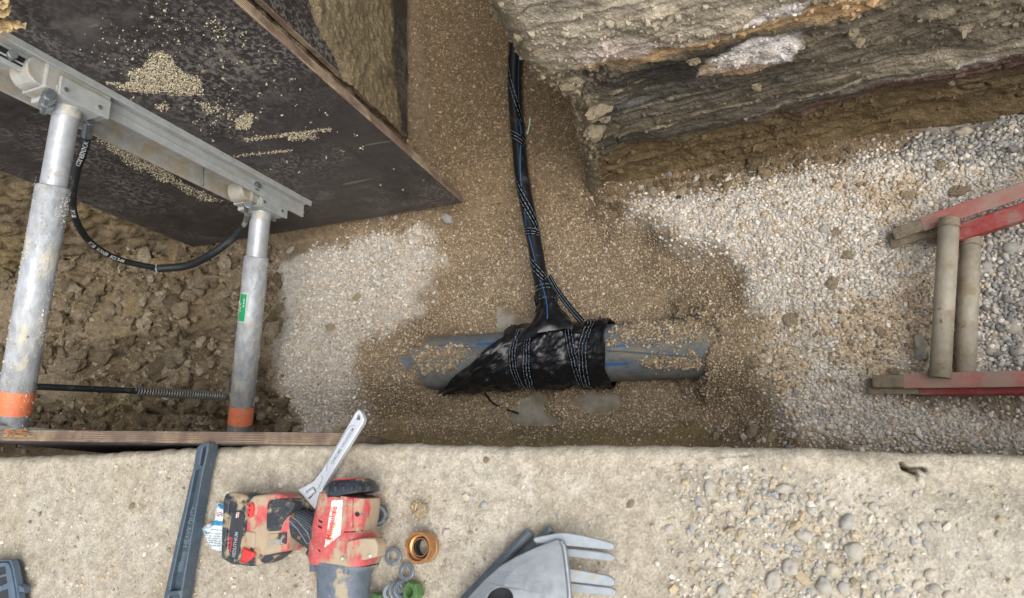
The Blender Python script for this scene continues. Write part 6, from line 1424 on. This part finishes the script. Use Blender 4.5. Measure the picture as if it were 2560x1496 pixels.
# ---- corner of a plastic case, bottom left
pc = Thing('plastic_case', tuple(P(-40, 1480, 0)), 'corner of a dark blue grey plastic case at the bottom left', 'tool case')
lid = [(-90, 1408), (8, 1400), (27, 1401), (33, 1420), (44, 1480), (54, 1560), (-90, 1580)]
co = pc.part('body', prism(lid, .002, .026, .004, .003), 'case_dark')
fr2 = [(-80, 1414), (8, 1407), (20, 1408), (27, 1428), (36, 1480), (44, 1550), (-80, 1570)]
pc.part('lid_panel', prism(fr2, .020, .031, .003, .0015, [[(-70, 1434), (12, 1416), (15, 1434), (-70, 1458)], [(-70, 1468), (14, 1440), (18, 1458), (-10, 1470), (-70, 1495)], [(-70, 1505), (19, 1472), (26, 1540), (-70, 1560)]]), 'case_plastic', co)
pc.part('lid_rim', prism(lid, .010, .0275, .004, .002, [[(-84, 1412), (9, 1404), (23, 1405), (30, 1424), (40, 1480), (49, 1556), (-84, 1575)]]), 'case_plastic', co)
pc.part('latch', prism([(41, 1461), (57, 1469), (61, 1484), (45, 1480)], .006, .024, .001, .0015), 'case_plastic', co)

# ---- dry clump with straw, dried leaves by the rail
dc_ = Thing('dried_clump', tuple(P(1040, 1272, 0)), 'small dry clump of mud and straw above the brass coupling', 'mud clump')
def clump():
    parts = []
    for k in range(9):
        px, py, r = [(1048, 1278, .013), (1056, 1270, .009), (1042, 1268, .008), (1052, 1288, .009), (1038, 1282, .006), (1030, 1272, .005), (1060, 1284, .007), (1044, 1258, .005), (1036, 1262, .006)][k]
        bm = bmesh.new(); bmesh.ops.create_icosphere(bm, subdivisions=2, radius=1)
        for v in bm.verts:
            a = v.co; kk = 1 + .7 * float(fbm(np.array([a.x * 1.5 + k * 9]), np.array([a.y * 1.5 + a.z * 2]), 3)[0]); v.co = Vector(P(px, py, r * .4)) + Vector((a.x * kk, a.y * kk, a.z * kk * .6)) * r
        parts.append(bm_out(bm))
    return cat(parts)
dc_.part('mud', clump(), 'clod')
for a, b in (((1038, 1275), (1040, 1246)), ((1032, 1270), (1024, 1258)), ((1046, 1290), (1034, 1300))): dc_.part('straw', tube([P(*a, .008), P((a[0] + b[0]) / 2 + 2, (a[1] + b[1]) / 2, .014), P(*b, .006)], [.0018, .0014, .0006], 6), 'dry_leaf')
lf = Thing('dried_plant', tuple(rp(10, 40, .05)), 'dried tan leaves caught beside the rail at the top left', 'dead plant')
def leaf(base, mid, tipp, w, curl=.012):
    b, m, e = [np.asarray(p) for p in (base, mid, tipp)]; V = []; n = 14; pth = smooth_path([b, m, e], 7)
    for k, p in enumerate(pth):
        f = k / (len(pth) - 1); ww = w * (math.sin(math.pi * min(1, f * .92 + .06)) ** .7) * (1 + .12 * math.sin(k * 2.3)); sd_ = np.cross(pth[min(k + 1, len(pth) - 1)] - pth[max(k - 1, 0)], PN); sd_ /= np.linalg.norm(sd_)
        for j in (-1, -.5, 0, .5, 1): V.append(p + sd_ * ww * j + PN * (curl * (j * j) + .003 * math.sin(k * 1.7 + j * 2)))
    m_ = len(pth); F = [[k * 5 + j, k * 5 + j + 1, k * 5 + 6 + j, k * 5 + 5 + j] for k in range(m_ - 1) for j in range(4)]; n0 = len(V); V2 = [v - PN * .0012 for v in V]
    return np.array(V + V2), F + [[i + n0 for i in f[::-1]] for f in F]
for (a, b, c, w) in (((-30, 62), (20, 52), (66, 60), .014), ((-30, 70), (15, 64), (44, 70), .008), ((-30, 34), (0, 27), (28, 16), .010), ((-30, 10), (0, 6), (24, -4), .009)): lf.part('leaf', leaf(rp(*a, .06), rp(*b, .075), rp(*c, .07), w), 'dry_leaf', smooth=True)
lf.part('stem', tube([rp(-60, 60, .05), rp(-30, 45, .055), rp(-20, 10, .06)], .003, 6), 'dry_leaf')
